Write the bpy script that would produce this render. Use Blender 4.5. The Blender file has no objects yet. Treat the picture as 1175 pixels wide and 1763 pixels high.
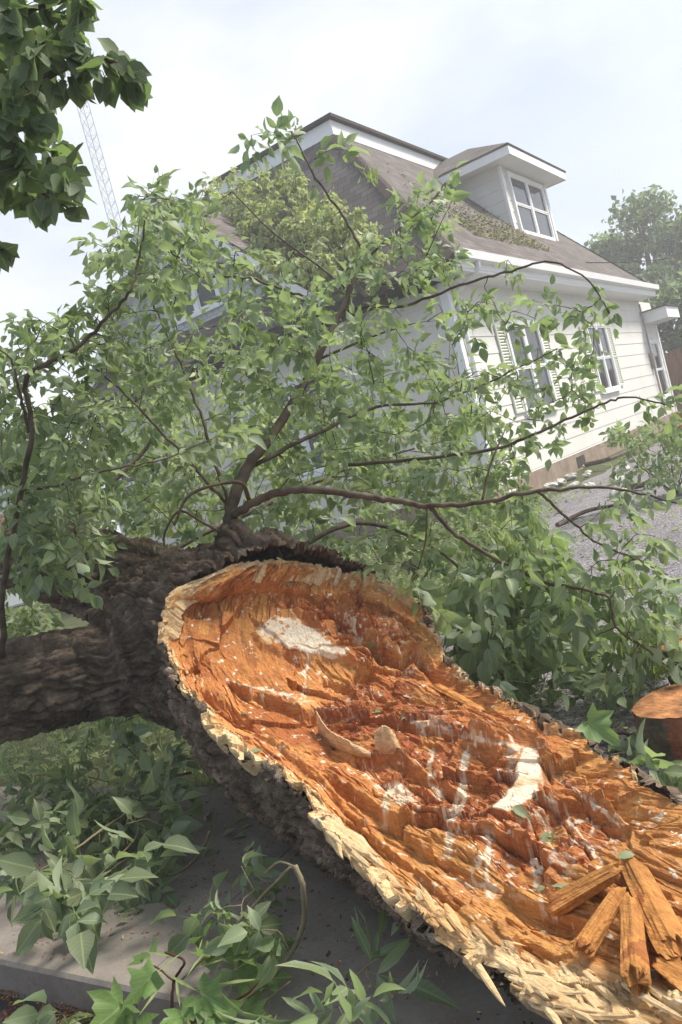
import bpy, math, random
import numpy as np
from mathutils import Vector
from mathutils.bvhtree import BVHTree
S = bpy.context.scene
COL = S.collection
rng = np.random.default_rng(7)
R_ = math.radians

# ------------------------------------------------------------------ camera
W_, H_, F_ = 1175.0, 1763.0, 1423.0
ROLL, PITCH, CZ = R_(15), R_(-2.8), 1.45
FW = np.array([0, math.cos(PITCH), math.sin(PITCH)])
UP = np.array([0, -math.sin(PITCH), math.cos(PITCH)])
RT = np.array([1., 0, 0])
EYE = np.array([0, 0, CZ])
cr, sr = math.cos(ROLL), math.sin(ROLL)
cam_d = bpy.data.cameras.new("camera")
cam = bpy.data.objects.new("camera", cam_d); COL.objects.link(cam)
cam_d.sensor_fit = 'VERTICAL'; cam_d.sensor_height = 22.3; cam_d.lens = 22.3 * F_ / H_
cam_d.clip_start = 0.05; cam_d.clip_end = 3000
from mathutils import Matrix
cx = RT * cr - UP * sr; cy = UP * cr + RT * sr
M = Matrix(((cx[0], cy[0], -FW[0], 0), (cx[1], cy[1], -FW[1], 0), (cx[2], cy[2], -FW[2], CZ), (0, 0, 0, 1)))
cam.matrix_world = M
S.camera = cam
S.view_settings.view_transform = 'Standard'; S.view_settings.look = 'None'
S.view_settings.exposure = 1.02; S.view_settings.gamma = 1.0
S.cycles.max_bounces = 6; S.cycles.transparent_max_bounces = 6
S.cycles.volume_bounces = 1

def ray(px, py):
    x = px - W_ / 2; y = py - H_ / 2
    u = x * cr - y * sr; v = x * sr + y * cr
    return FW + RT * u / F_ - UP * v / F_
def at(px, py, y):
    d = ray(px, py); return EYE + d * y / d[1]
def atz(px, py, z=0.0):
    d = ray(px, py); return EYE + d * (z - CZ) / d[2]
def proj(p):
    q = p - EYE; dz = q @ FW; u = (q @ RT) * F_ / dz; v = -(q @ UP) * F_ / dz
    return W_ / 2 + u * cr + v * sr, H_ / 2 - u * sr + v * cr

# ------------------------------------------------------------------ world
SUN_EL, SUN_AZ = R_(50), R_(82)          # azimuth from +Y towards +X : sun high on the right
wd = bpy.data.worlds.new("World"); S.world = wd; wd.use_nodes = True
nt = wd.node_tree; N = nt.nodes; L = nt.links
for n in list(N): N.remove(n)
out = N.new('ShaderNodeOutputWorld'); bg = N.new('ShaderNodeBackground'); bg.inputs[1].default_value = 0.10
sky = N.new('ShaderNodeTexSky'); sky.sky_type = 'NISHITA'; sky.sun_disc = False
sky.sun_elevation = SUN_EL; sky.sun_rotation = SUN_AZ; sky.dust_density = 2.0
tc = N.new('ShaderNodeTexCoord'); mp = N.new('ShaderNodeMapping'); mp.inputs['Scale'].default_value = (1, 1, 2.2)
mp.inputs['Location'].default_value = (0.4, 0.1, 0.3)
nz = N.new('ShaderNodeTexNoise'); nz.inputs['Scale'].default_value = 1.7; nz.inputs['Detail'].default_value = 7; nz.inputs['Roughness'].default_value = 0.5
nz.inputs['Distortion'].default_value = 0.4
rp = N.new('ShaderNodeValToRGB'); rp.color_ramp.elements[0].position = 0.36; rp.color_ramp.elements[1].position = 0.62
rp.color_ramp.elements[0].color = (0.7, 0.7, 0.7, 1); rp.color_ramp.elements[1].color = (1, 1, 1, 1)
vm = N.new('ShaderNodeVectorMath'); vm.operation = 'DOT_PRODUCT'; vm.inputs[1].default_value = (-0.72, 0.62, 0.0)
mr = N.new('ShaderNodeMapRange'); mr.inputs[1].default_value = 0.4; mr.inputs[2].default_value = 0.85; mr.inputs[3].default_value = 0.0; mr.inputs[4].default_value = 1.0
ccol = N.new('ShaderNodeMix'); ccol.data_type = 'RGBA'
ccol.inputs['A'].default_value = (2.0, 2.55, 3.5, 1); ccol.inputs['B'].default_value = (6.3, 6.3, 6.4, 1)
n2 = N.new('ShaderNodeTexNoise'); n2.inputs['Scale'].default_value = 2.6; n2.inputs['Detail'].default_value = 5
ad = N.new('ShaderNodeMath'); ad.operation = 'ADD'; ad2 = N.new('ShaderNodeMath'); ad2.operation = 'MULTIPLY_ADD'; ad2.inputs[1].default_value = 2.6; ad2.inputs[2].default_value = -1.3
mx = N.new('ShaderNodeMix'); mx.data_type = 'RGBA'
L.new(tc.outputs['Generated'], mp.inputs[0]); L.new(mp.outputs[0], nz.inputs[0]); L.new(nz.outputs[0], rp.inputs[0])
L.new(tc.outputs['Generated'], vm.inputs[0]); L.new(vm.outputs['Value'], mr.inputs[0]); L.new(mp.outputs[0], n2.inputs[0])
L.new(n2.outputs[0], ad2.inputs[0]); L.new(mr.outputs[0], ad.inputs[0]); L.new(ad2.outputs[0], ad.inputs[1]); ad.use_clamp = True
L.new(ad.outputs[0], ccol.inputs['Factor'])
L.new(rp.outputs[0], mx.inputs['Factor']); L.new(sky.outputs[0], mx.inputs['A']); L.new(ccol.outputs['Result'], mx.inputs['B'])
L.new(mx.outputs['Result'], bg.inputs[0]); L.new(bg.outputs[0], out.inputs[0])
sd = bpy.data.lights.new("sun", 'SUN'); sd.energy = 3.8; sd.angle = R_(14); sd.color = (1, 0.93, 0.83)
so = bpy.data.objects.new("sun", sd); COL.objects.link(so)
sv = Vector((math.sin(SUN_AZ) * math.cos(SUN_EL), math.cos(SUN_AZ) * math.cos(SUN_EL), math.sin(SUN_EL)))
so.rotation_euler = sv.to_track_quat('Z', 'Y').to_euler(); so.location = (-6, 8, 20)

# ------------------------------------------------------------------ helpers
def tag(o, label=None, cat=None, group=None, kind=None):
    for k, v in (('label', label), ('category', cat), ('group', group), ('kind', kind)):
        if v: o[k] = v
    return o
def empty(name, loc=(0, 0, 0), rz=0, **k):
    o = bpy.data.objects.new(name, None); COL.objects.link(o); o.location = loc; o.rotation_euler = (0, 0, rz); o.empty_display_size = 0.1
    return tag(o, **k)
def mesh(name, V, Fs, mat=None, parent=None, smooth=False, attrs=None, uv=None, **k):
    """V (n,3); Fs list of int arrays (m,3)/(m,4) ; attrs {name: (type, array)} on points."""
    V = np.asarray(V, dtype=np.float32).reshape(-1, 3)
    if not isinstance(Fs, list) or (len(Fs) and not hasattr(Fs[0], 'shape')):
        by = {}
        for f in Fs: by.setdefault(len(f), []).append(f)
        Fs = [np.array(v) for v in by.values()]
    me = bpy.data.meshes.new(name)
    me.vertices.add(len(V)); me.vertices.foreach_set('co', V.ravel())
    nl = sum(f.size for f in Fs); nf = sum(len(f) for f in Fs)
    me.loops.add(nl); me.polygons.add(nf)
    vi = np.concatenate([f.ravel() for f in Fs]).astype(np.int32)
    ls = []; p = 0
    for f in Fs:
        ls.append(p + np.arange(len(f)) * f.shape[1]); p += f.size
    me.loops.foreach_set('vertex_index', vi); me.polygons.foreach_set('loop_start', np.concatenate(ls).astype(np.int32))
    me.update(calc_edges=True)
    me.polygons.foreach_set('use_smooth', np.full(nf, smooth))
    if attrs:
        for an, (ty, arr) in attrs.items():
            a = me.attributes.new(an, ty, 'POINT')
            key = {'FLOAT': 'value', 'FLOAT_VECTOR': 'vector', 'FLOAT_COLOR': 'color'}[ty]
            a.data.foreach_set(key, np.asarray(arr, dtype=np.float32).ravel())
    if uv is not None:
        u = me.uv_layers.new(name='UVMap'); u.data.foreach_set('uv', np.asarray(uv, dtype=np.float32)[vi].ravel())
    if mat: me.materials.append(mat)
    me.validate()
    o = bpy.data.objects.new(name, me); COL.objects.link(o)
    if parent: o.parent = parent
    return tag(o, **k)
class MB:
    def __init__(s): s.V = []; s.F = []; s.n = 0
    def add(s, V, F):
        V = np.asarray(V, float).reshape(-1, 3); s.V.append(V)
        for f in F: s.F.append([i + s.n for i in f])
        s.n += len(V); return s
    def box(s, x0, x1, y0, y1, z0, z1):
        V = [(x, y, z) for z in (z0, z1) for x, y in ((x0, y0), (x1, y0), (x1, y1), (x0, y1))]
        return s.add(V, [(3, 2, 1, 0), (4, 5, 6, 7), (0, 1, 5, 4), (1, 2, 6, 5), (2, 3, 7, 6), (3, 0, 4, 7)])
    def slab(s, P, th, nrm=None):
        P = np.array(P, float)
        n = np.cross(P[1] - P[0], P[2] - P[0]); n /= np.linalg.norm(n)
        if n[2] < 0: P = P[::-1]; n = -n
        if nrm is not None: n = np.array(nrm, float)
        k = len(P)
        return s.add(np.vstack([P, P - n * th]), [tuple(range(k)), tuple(range(2 * k - 1, k - 1, -1))] + [(i, i + k, (i + 1) % k + k, (i + 1) % k) for i in range(k)])
    def prism(s, P2, axis, a0, a1):
        """2-D polygon extruded on an axis ('x': P2 is (y,z); 'y': (x,z); 'z': (x,y))"""
        k = len(P2)
        def mk(p, a): return (a, p[0], p[1]) if axis == 'x' else ((p[0], a, p[1]) if axis == 'y' else (p[0], p[1], a))
        V = [mk(p, a0) for p in P2] + [mk(p, a1) for p in P2]
        return s.add(V, [tuple(range(k)), tuple(range(2 * k - 1, k - 1, -1))] + [(i, i + k, (i + 1) % k + k, (i + 1) % k) for i in range(k)])
    def tube(s, P, r, n=6):
        V, F = tube(P, r, n); return s.add(V, [tuple(f) for f in F])
    def build(s, name, mat, parent=None, **k):
        return mesh(name, np.vstack(s.V), s.F, mat, parent, **k)
def tube(P, r, n=6, wob=0.0):
    P = np.asarray(P, float); m = len(P); r = np.broadcast_to(np.asarray(r, float), (m,))
    T = np.gradient(P, axis=0); T /= np.linalg.norm(T, axis=1)[:, None] + 1e-9
    ref = np.array([0.31, 0.17, 0.93])
    if abs(T[0] @ ref) > 0.9: ref = np.array([0.93, 0.3, 0.1])
    A = []; a = ref
    for i in range(m):
        a = a - T[i] * (a @ T[i]); a = a / (np.linalg.norm(a) + 1e-9); A.append(a)
    A = np.array(A); B = np.cross(T, A); ph = np.arange(n) * 2 * math.pi / n
    rr = r[:, None] * np.ones((1, n))
    if wob: rr = rr * (1 + wob * (rng.random((m, n)) - .5))
    V = (P[:, None] + rr[..., None] * (A[:, None] * np.cos(ph)[None, :, None] + B[:, None] * np.sin(ph)[None, :, None])).reshape(-1, 3)
    i = np.arange(m - 1)[:, None] * n; j = np.arange(n)[None]; j2 = (j + 1) % n
    F = np.stack([i + j, i + j2, i + n + j2, i + n + j], -1).reshape(-1, 4)
    V = np.vstack([V, P[0], P[-1]]); c0 = m * n; jj = np.arange(n); k2 = (jj + 1) % n
    caps = np.stack([np.full(n, c0), k2, jj, jj], -1)
    capb = np.stack([np.full(n, c0 + 1), (m - 1) * n + jj, (m - 1) * n + k2, (m - 1) * n + k2], -1)
    F = [list(f) for f in F] + [list(c[:3]) for c in caps] + [list(c[:3]) for c in capb]
    return V, F
def spline(P, n=8):
    """Catmull-Rom through the rows of P"""
    P = np.asarray(P, float)
    if len(P) < 3: 
        t = np.linspace(0, 1, n + 1)[:, None]; return P[0] * (1 - t) + P[-1] * t
    Q = np.vstack([2 * P[0] - P[1], P, 2 * P[-1] - P[-2]]); o = []
    for i in range(1, len(Q) - 2):
        t = np.arange(n)[:, None] / n
        o.append(0.5 * (2 * Q[i] + (Q[i + 1] - Q[i - 1]) * t + (2 * Q[i - 1] - 5 * Q[i] + 4 * Q[i + 1] - Q[i + 2]) * t ** 2 + (3 * Q[i] - Q[i - 1] - 3 * Q[i + 1] + Q[i + 2]) * t ** 3))
    return np.vstack(o + [P[-1:]])
def unit(a): return a / (np.linalg.norm(a, axis=-1, keepdims=True) + 1e-9)
# value noise / worley in numpy
def _h(i, j, k=0, s=0):
    n = (i * 73856093) ^ (j * 19349663) ^ (k * 83492791) ^ (s * 2654435 + 977)
    n = (n ^ (n >> 13)) * 1274126177 & 0x7fffffff
    n = (n ^ (n >> 15)) * 2246822519 & 0x7fffffff
    return ((n ^ (n >> 14)) & 0xffffff) / float(0xffffff)
def vn(x, y, z=None, s=0):
    if z is None: z = np.zeros_like(x)
    xi, yi, zi = [np.floor(a).astype(np.int64) for a in (x, y, z)]
    fx, fy, fz = x - xi, y - yi, z - zi
    fx, fy, fz = [a * a * (3 - 2 * a) for a in (fx, fy, fz)]
    r = 0
    for a in (0, 1):
        for b in (0, 1):
            for c in (0, 1):
                r = r + _h(xi + a, yi + b, zi + c, s) * (fx if a else 1 - fx) * (fy if b else 1 - fy) * (fz if c else 1 - fz)
    return r * 2 - 1
def fbm(x, y, z=None, o=4, s=0):
    r = 0; a = 0.5
    if z is None: z = np.zeros_like(x)
    for i in range(o):
        r = r + a * vn(x, y, z, s + i * 7); x = x * 2.03; y = y * 2.03; z = z * 2.03; a *= .5
    return r
def worley(x, y, s=0):
    xi, yi = np.floor(x).astype(np.int64), np.floor(y).astype(np.int64)
    d1 = np.full(x.shape, 9.); d2 = np.full(x.shape, 9.); idx = np.zeros(x.shape); ox = np.zeros(x.shape); oy = np.zeros(x.shape)
    for a in (-1, 0, 1):
        for b in (-1, 0, 1):
            cx_ = xi + a; cy_ = yi + b
            qx = cx_ + _h(cx_, cy_, 1, s); qy = cy_ + _h(cx_, cy_, 2, s)
            d = np.hypot(x - qx, y - qy)
            near = d < d1
            d2 = np.where(near, d1, np.minimum(d2, d)); idx = np.where(near, _h(cx_, cy_, 3, s), idx)
            ox = np.where(near, x - qx, ox); oy = np.where(near, y - qy, oy); d1 = np.where(near, d, d1)
    return d1, d2, idx, ox, oy
def sstep(a, b, x): t = np.clip((x - a) / (b - a), 0, 1); return t * t * (3 - 2 * t)
def dpoly(px, py, P):
    """distance to a polyline, signed side, param"""
    P = np.asarray(P, float); best = np.full(px.shape, 1e9); side = np.zeros(px.shape)
    for a, b in zip(P[:-1], P[1:]):
        d = b - a; t = np.clip(((px - a[0]) * d[0] + (py - a[1]) * d[1]) / (d @ d), 0, 1)
        ex = px - a[0] - t * d[0]; ey = py - a[1] - t * d[1]; q = np.hypot(ex, ey)
        m = q < best; best = np.where(m, q, best); side = np.where(m, np.sign(d[0] * ey - d[1] * ex), side)
    return best, side
def inpoly(px, py, P):
    r = np.zeros(px.shape, bool); k = len(P)
    for i in range(k):
        x0, y0 = P[i]; x1, y1 = P[(i + 1) % k]
        if y0 == y1: continue
        c = ((y0 > py) != (y1 > py)) & (px < (x1 - x0) * (py - y0) / (y1 - y0) + x0)
        r ^= c
    return r

# ------------------------------------------------------------------ materials
def mat(name, base=(.5, .5, .5), rough=.8, spec=.3):
    m = bpy.data.materials.new(name); m.use_nodes = True; b = m.node_tree.nodes['Principled BSDF']
    b.inputs['Base Color'].default_value = (*base, 1); b.inputs['Roughness'].default_value = rough
    b.inputs['Specular IOR Level'].default_value = spec
    return m, m.node_tree, b
def nmix(t, fac, a, b, blend='MIX'):
    n = t.nodes.new('ShaderNodeMix'); n.data_type = 'RGBA'; n.blend_type = blend
    for s, v in (('Factor', fac), ('A', a), ('B', b)):
        if hasattr(v, 'node'): t.links.new(v, n.inputs[s])
        elif s == 'Factor': n.inputs[s].default_value = v
        else: n.inputs[s].default_value = (*v, 1)
    return n.outputs['Result']
def nnoise(t, scale, detail=5, rough=.55, vec=None, sc=None, dist=0):
    n = t.nodes.new('ShaderNodeTexNoise'); n.inputs['Scale'].default_value = scale; n.inputs['Detail'].default_value = detail
    n.inputs['Roughness'].default_value = rough; n.inputs['Distortion'].default_value = dist
    if vec is None:
        vec = t.nodes.new('ShaderNodeTexCoord').outputs['Object']
    if sc:
        m = t.nodes.new('ShaderNodeMapping'); m.inputs['Scale'].default_value = sc; t.links.new(vec, m.inputs[0]); vec = m.outputs[0]
    t.links.new(vec, n.inputs['Vector']); return n.outputs[0]
def ramp(t, v, stops):
    r = t.nodes.new('ShaderNodeValToRGB'); e = r.color_ramp.elements
    while len(e) < len(stops): e.new(0.5)
    for k, (p, c) in enumerate(stops):
        e[k].position = p; e[k].color = (*c, 1) if hasattr(c, '__len__') else (c, c, c, 1)
    t.links.new(v, r.inputs[0]); return r.outputs[0]
def bump(t, b, h, strength=.5, dist=.01):
    n = t.nodes.new('ShaderNodeBump'); n.inputs['Strength'].default_value = strength; n.inputs['Distance'].default_value = dist
    t.links.new(h, n.inputs['Height']); t.links.new(n.outputs[0], b.inputs['Normal'])
def attr(t, name, out_='Color'):
    n = t.nodes.new('ShaderNodeAttribute'); n.attribute_name = name; return n.outputs[out_]
def simple(name, c1, c2, scale, rough=.85, bs=.0, bd=.01, sc=None, spec=.3, lo=.35, hi=.65):
    m, t, b = mat(name, c1, rough, spec); v = nnoise(t, scale, 6, .6, sc=sc)
    t.links.new(ramp(t, v, [(lo, c1), (hi, c2)]), b.inputs['Base Color'])
    if bs: bump(t, b, nnoise(t, scale * 3, 6, .6, sc=sc), bs, bd)
    return m
# bark: furrowed plates come from the mesh; colour is brown grey plus green algae
m_bark, t, b = mat('bark', rough=.9, spec=.25)
v = nnoise(t, 9, 8, .65); c = ramp(t, v, [(.3, (.08, .055, .04)), (.5, (.19, .138, .10)), (.7, (.36, .29, .225))])
bkz = t.nodes.new('ShaderNodeSeparateXYZ'); t.links.new(attr(t, 'bk', 'Vector'), bkz.inputs[0])
c = nmix(t, 1., c, ramp(t, bkz.outputs[2], [(0., (.55, .5, .47)), (.5, (1, .97, .95)), (1., (1.5, 1.5, 1.5))]), 'MULTIPLY')
g = ramp(t, nnoise(t, 1.7, 6, .65), [(.47, 0.), (.62, .4)])
c = nmix(t, g, c, (.04, .05, .018))
t.links.new(nmix(t, ramp(t, nnoise(t, 28, 3), [(.62, 0.), (.72, .6)]), c, (.16, .12, .09)), b.inputs['Base Color'])
bk = attr(t, 'bk', 'Vector')
mpb = t.nodes.new('ShaderNodeMapping'); mpb.inputs['Scale'].default_value = (16, 60, 1); t.links.new(bk, mpb.inputs[0])
vob = t.nodes.new('ShaderNodeTexVoronoi'); vob.feature = 'DISTANCE_TO_EDGE'; t.links.new(mpb.outputs[0], vob.inputs['Vector'])
hb = t.nodes.new('ShaderNodeMath'); hb.operation = 'MULTIPLY_ADD'; hb.inputs[1].default_value = .8; t.links.new(ramp(t, vob.outputs['Distance'], [(0, 0.), (.25, 1.)]), hb.inputs[0]); t.links.new(nnoise(t, 1.0, 8, .75, vec=bk, sc=(30, 90, 1)), hb.inputs[2])
bump(t, b, hb.outputs[0], .8, .006)
m_twig, t, b = mat('twig bark', rough=.75, spec=.3)
c = ramp(t, nnoise(t, 14, 5), [(.35, (.05, .034, .022)), (.65, (.13, .10, .068))])
t.links.new(c, b.inputs['Base Color']); bump(t, b, nnoise(t, 80, 4), .5, .003)
m_greenbark = simple('green bark', (.14, .12, .06), (.24, .2, .12), 14, .7, .5, .004)
m_darkstem = simple('dark red stem', (.05, .018, .012), (.1, .035, .02), 25, .5, .3, .002)
# split wood: colour attribute plus fine grain
m_wood, t, b = mat('split heartwood', rough=.72, spec=.25)
uvn = t.nodes.new('ShaderNodeUVMap').outputs[0]
ca = attr(t, 'Col')
oc = t.nodes.new('ShaderNodeTexCoord').outputs['Object']; rot = t.nodes.new('ShaderNodeMapping'); rot.inputs['Rotation'].default_value = (0, .12, R_(61.9)); t.links.new(oc, rot.inputs[0]); rv = rot.outputs[0]
gr = nnoise(t, 1.0, 8, .72, vec=rv, sc=(8, 95, 95), dist=.5)
gr2 = nnoise(t, 1.0, 9, .72, vec=rv, sc=(24, 50, 50), dist=.8)
c = nmix(t, 1.0, ca, ramp(t, gr, [(.25, (.62, .56, .5)), (.5, (1, 1, 1)), (.75, (1.22, 1.24, 1.28))]), 'MULTIPLY')
c = nmix(t, 1.0, c, ramp(t, gr2, [(.3, (.7, .62, .55)), (.55, (1, 1, 1)), (.8, (1.15, 1.15, 1.12))]), 'MULTIPLY')
t.links.new(c, b.inputs['Base Color'])
hm = t.nodes.new('ShaderNodeMath'); hm.operation = 'ADD'; t.links.new(gr, hm.inputs[0]); t.links.new(gr2, hm.inputs[1])
bump(t, b, hm.outputs[0], .9, .010)
# leaves
def leafmat(name, under=(.36, .42, .29), trans=.4):
    m, t, b = mat(name, rough=.5, spec=.35)
    ca = attr(t, 'Col'); lu = attr(t, 'luv', 'Vector')
    sp = t.nodes.new('ShaderNodeSeparateXYZ'); t.links.new(lu, sp.inputs[0])
    def M(op, a, b_=None, c_=None):
        n = t.nodes.new('ShaderNodeMath'); n.operation = op
        for i, q in enumerate((a, b_, c_)):
            if q is None: continue
            if hasattr(q, 'node'): t.links.new(q, n.inputs[i])
            else: n.inputs[i].default_value = q
        return n.outputs[0]
    ay = M('ABSOLUTE', sp.outputs[1])
    mid = M('LESS_THAN', ay, .035)
    side = M('GREATER_THAN', M('SINE', M('MULTIPLY', M('SUBTRACT', sp.outputs[0], M('MULTIPLY', ay, .7)), 55.)), .93)
    vein = M('MULTIPLY', M('MAXIMUM', mid, M('MULTIPLY', side, .5)), .55)
    c = nmix(t, vein, ca, (.34, .42, .2))
    geo = t.nodes.new('ShaderNodeNewGeometry')
    c2 = nmix(t, .65, c, under)
    col = nmix(t, geo.outputs['Backfacing'], c, c2)
    t.links.new(col, b.inputs['Base Color'])
    tr = t.nodes.new('ShaderNodeBsdfTranslucent'); t.links.new(nmix(t, 1., col, (1.25, 1.4, .75), 'MULTIPLY'), tr.inputs[0])
    ms = t.nodes.new('ShaderNodeMixShader'); ms.inputs[0].default_value = trans
    t.links.new(b.outputs[0], ms.inputs[1]); t.links.new(tr.outputs[0], ms.inputs[2])
    t.links.new(ms.outputs[0], t.nodes['Material Output'].inputs[0])
    return m
m_leaf = leafmat('ash leaf'); m_leafd = leafmat('linden leaf', (.18, .25, .13), .5)

# ------------------------------------------------------------------ ground
A2 = np.array([.565, .825]); B2 = np.array([-.825, .565])
def ab(a, b, z): p = A2 * a + B2 * b; return (p[0], p[1], z)
def gz(x, y):
    a = x * A2[0] + y * A2[1]
    return np.where(a > 3.05, sstep(3.05, 9., a) * .23, 0.) - .02
def sheet(name, a0, a1, b0, b1, na, nb, m, zf, **k):
    aa = np.linspace(a0, a1, na); bb = np.linspace(b0, b1, nb); a, b = np.meshgrid(aa, bb, indexing='ij')
    x = A2[0] * a + B2[0] * b; y = A2[1] * a + B2[1] * b; z = zf(a, b, x, y)
    i = np.arange(na - 1)[:, None] * nb; j = np.arange(nb - 1)[None]
    F = np.stack([i + j, i + nb + j, i + nb + j + 1, i + j + 1], -1).reshape(-1, 4)
    return mesh(name, np.stack([x, y, z], -1).reshape(-1, 3), [F], m, smooth=True, **k)
m_earth = simple('lawn soil', (.05, .06, .022), (.09, .1, .035), 3, .95, .6, .03)
m_far = simple('far ground', (.05, .08, .025), (.09, .12, .05), .3, .95)
sheet('ground', 2.2, 110, -90, 90, 200, 160, m_earth, lambda a, b, x, y: gz(x, y) - .03 + .0 * a, kind='structure')
m_drive, t, b = mat('gravel driveway', rough=.9)
v1 = nnoise(t, 60, 4, .8); v2 = nnoise(t, 1.3, 5, .6)
vo = t.nodes.new('ShaderNodeTexVoronoi'); vo.inputs['Scale'].default_value = 75; t.links.new(t.nodes.new('ShaderNodeTexCoord').outputs['Object'], vo.inputs['Vector'])
c = ramp(t, vo.outputs['Color'], [(.1, (.10, .094, .097)), (.5, (.21, .20, .205)), (.9, (.38, .36, .365))])
c = nmix(t, .8, c, ramp(t, v2, [(.3, (.6, .58, .58)), (.5, (.95, .93, .95)), (.7, (1.2, 1.15, 1.15))]), 'MULTIPLY')
t.links.new(c, b.inputs['Base Color']); bump(t, b, vo.outputs['Distance'], .9, .012)
def drive():
    aa = np.linspace(2.98, 40, 300)[:, None]; w = np.linspace(0, 1, 60)[None]; b = -1.6 + (w * (4.6 + 1.4 * sstep(3, 11, aa))); a = aa + 0 * b
    b = b + .25 * fbm(a * 1.3, b * .3) * (w > .9)
    x = A2[0] * a + B2[0] * b; y = A2[1] * a + B2[1] * b
    i = np.arange(299)[:, None] * 60; j = np.arange(59)[None]
    mesh('driveway', np.stack([x, y, gz(x, y) - .006 + .006 * fbm(a * 3, b * 3)], -1).reshape(-1, 3), [np.stack([i + j, i + 60 + j, i + 61 + j, i + j + 1], -1).reshape(-1, 4)], m_drive, smooth=True, kind='structure')
drive()
m_conc, t, b = mat('concrete', rough=.8, spec=.35)
c = ramp(t, nnoise(t, 2.2, 8, .65), [(.3, (.16, .135, .115)), (.55, (.25, .22, .19)), (.75, (.31, .28, .245))])
c = nmix(t, .7, c, ramp(t, nnoise(t, 60, 6, .7), [(.3, .75), (.6, 1.)]), 'MULTIPLY')
c = nmix(t, ramp(t, nnoise(t, 5.5, 6, .7), [(.6, 0.), (.74, .6)]), c, (.13, .075, .05))
t.links.new(c, b.inputs['Base Color']); bump(t, b, nnoise(t, 90, 6, .7), .35, .004)
# sidewalk: one slab strip made of flags with a real kerb edge
sw = MB()
bs = [-9.7, -5.7, -1.7, 2.35, 6.6, 10.6, 14.6]
for b0, b1 in zip(bs[:-1], bs[1:]):
    a0, a1, g, c_ = 1.56, 3.0, .0025, .012
    prof = [(a0, -.4), (a0, -c_), (a0 + c_, 0), (a1 - c_, 0), (a1, -c_), (a1, -.4)]
    V = [ab(p[0], b0 + g, p[1]) for p in prof] + [ab(p[0], b1 - g, p[1]) for p in prof]
    k = 6
    sw.add(V, [tuple(range(k)), tuple(range(2 * k - 1, k - 1, -1))] + [(i, i + k, (i + 1) % k + k, (i + 1) % k) for i in range(k)])
sw.build('sidewalk', m_conc, kind='structure')
m_asph, t, b = mat('wet asphalt', rough=.45, spec=.5)
c = ramp(t, nnoise(t, 60, 5, .7), [(.3, (.018, .018, .022)), (.7, (.05, .05, .056))]); t.links.new(c, b.inputs['Base Color'])
t.links.new(ramp(t, nnoise(t, 2, 4), [(.4, .25), (.6, .7)]), b.inputs['Roughness']); bump(t, b, nnoise(t, 120, 5, .7), .4, .004)
sheet('road', -7, 1.62, -50, 50, 40, 200, m_asph, lambda a, b, x, y: -.14 - .0 * a + .01 * fbm(a * 2, b * 2), kind='structure')
# ------------------------------------------------------------------ fallen tree: split log
Fp = [(400,972,3.95),(345,1000,3.9),(300,1033,3.85),(280,1090,3.75),(288,1150,3.6),(330,1205,3.35),(400,1268,3.05),(480,1335,2.75),(560,1405,2.45),(645,1495,2.18),(740,1578,1.95),(850,1658,1.75),(950,1715,1.6),(1060,1768,1.45),(1180,1820,1.3)]
Rp = [(440,966,4.0),(505,968,4.1),(600,985,4.2),(680,1015,4.1),(742,1080,3.85),(772,1145,3.55),(840,1185,3.25),(905,1222,2.95),(980,1265,2.65),(1060,1310,2.4),(1130,1355,2.2),(1200,1400,2.0),(1290,1450,1.85),(1380,1500,1.7),(1470,1550,1.55)]
F3 = np.array([at(*q) for q in Fp]); R3 = np.array([at(*q) for q in Rp])
tree = empty('fallen_tree', (0.0, 3.4, 0), label='huge fallen tree with dark furrowed trunk, torn orange wood and leafy green crown', cat='tree')
TO = np.array([0.0, 3.4, 0])
NS, NT = 800, 420
Fs_ = spline(F3, 60); Rs_ = spline(R3, 60)
ii = np.linspace(0, len(Fs_) - 1, NS); 
def samp(P, x): i0 = np.clip(x.astype(int), 0, len(P) - 2); f = (x - i0)[:, None]; return P[i0] * (1 - f) + P[i0 + 1] * f
EF, ER = samp(Fs_, ii), samp(Rs_, ii)
st = ii / 60.0                                  # station number 0..14
tt = np.linspace(0, 1, NT)
G = EF[:, None] * (1 - tt)[None, :, None] + ER[:, None] * tt[None, :, None]
def gnorm(G):
    n = np.cross(np.gradient(G, axis=0), np.gradient(G, axis=1)); n = unit(n)
    return np.where((n[..., 2:3] < 0), -n, n)
wid = np.linalg.norm(ER - EF, axis=1)
N0 = gnorm(G)
for _ in range(2):
    k = np.ones(41) / 41
    N0 = unit(np.stack([np.apply_along_axis(lambda a: np.convolve(np.pad(a, 20, 'edge'), k, 'valid'), 0, N0[..., c]) for c in range(3)], -1))
sag = np.interp(st, [0, 1, 2, 3, 4.5, 6, 7.5, 9, 11, 14], [.0, .02, .045, .07, .075, .065, .045, .03, .02, .015])
prof = 1 - np.abs(2 * tt - 1) ** 2.2
G = G - N0 * (sag[:, None] * prof[None])[..., None]
PX, PY = proj(G)
su = np.concatenate([[0], np.cumsum(np.linalg.norm(np.diff((EF + ER) / 2, axis=0), axis=1))])[:, None] * np.ones((1, NT))
tv = tt[None] * wid[:, None]
edgeF = tv; edgeR = wid[:, None] - tv; edgeA = st[:, None] * .09 + 0 * tv
edge = np.minimum(np.minimum(edgeF, edgeR), edgeA + .02)
wx = PX + 9 * fbm(su * 9, tv * 14, s=3); wy = PY + 9 * fbm(su * 9, tv * 14, s=5)
wx2 = PX + 30 * fbm(su * 5, tv * 7, s=31) + 8 * fbm(su * 30, tv * 40, s=8); wy2 = PY + 30 * fbm(su * 5, tv * 7, s=32) + 8 * fbm(su * 30, tv * 40, s=9)
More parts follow.
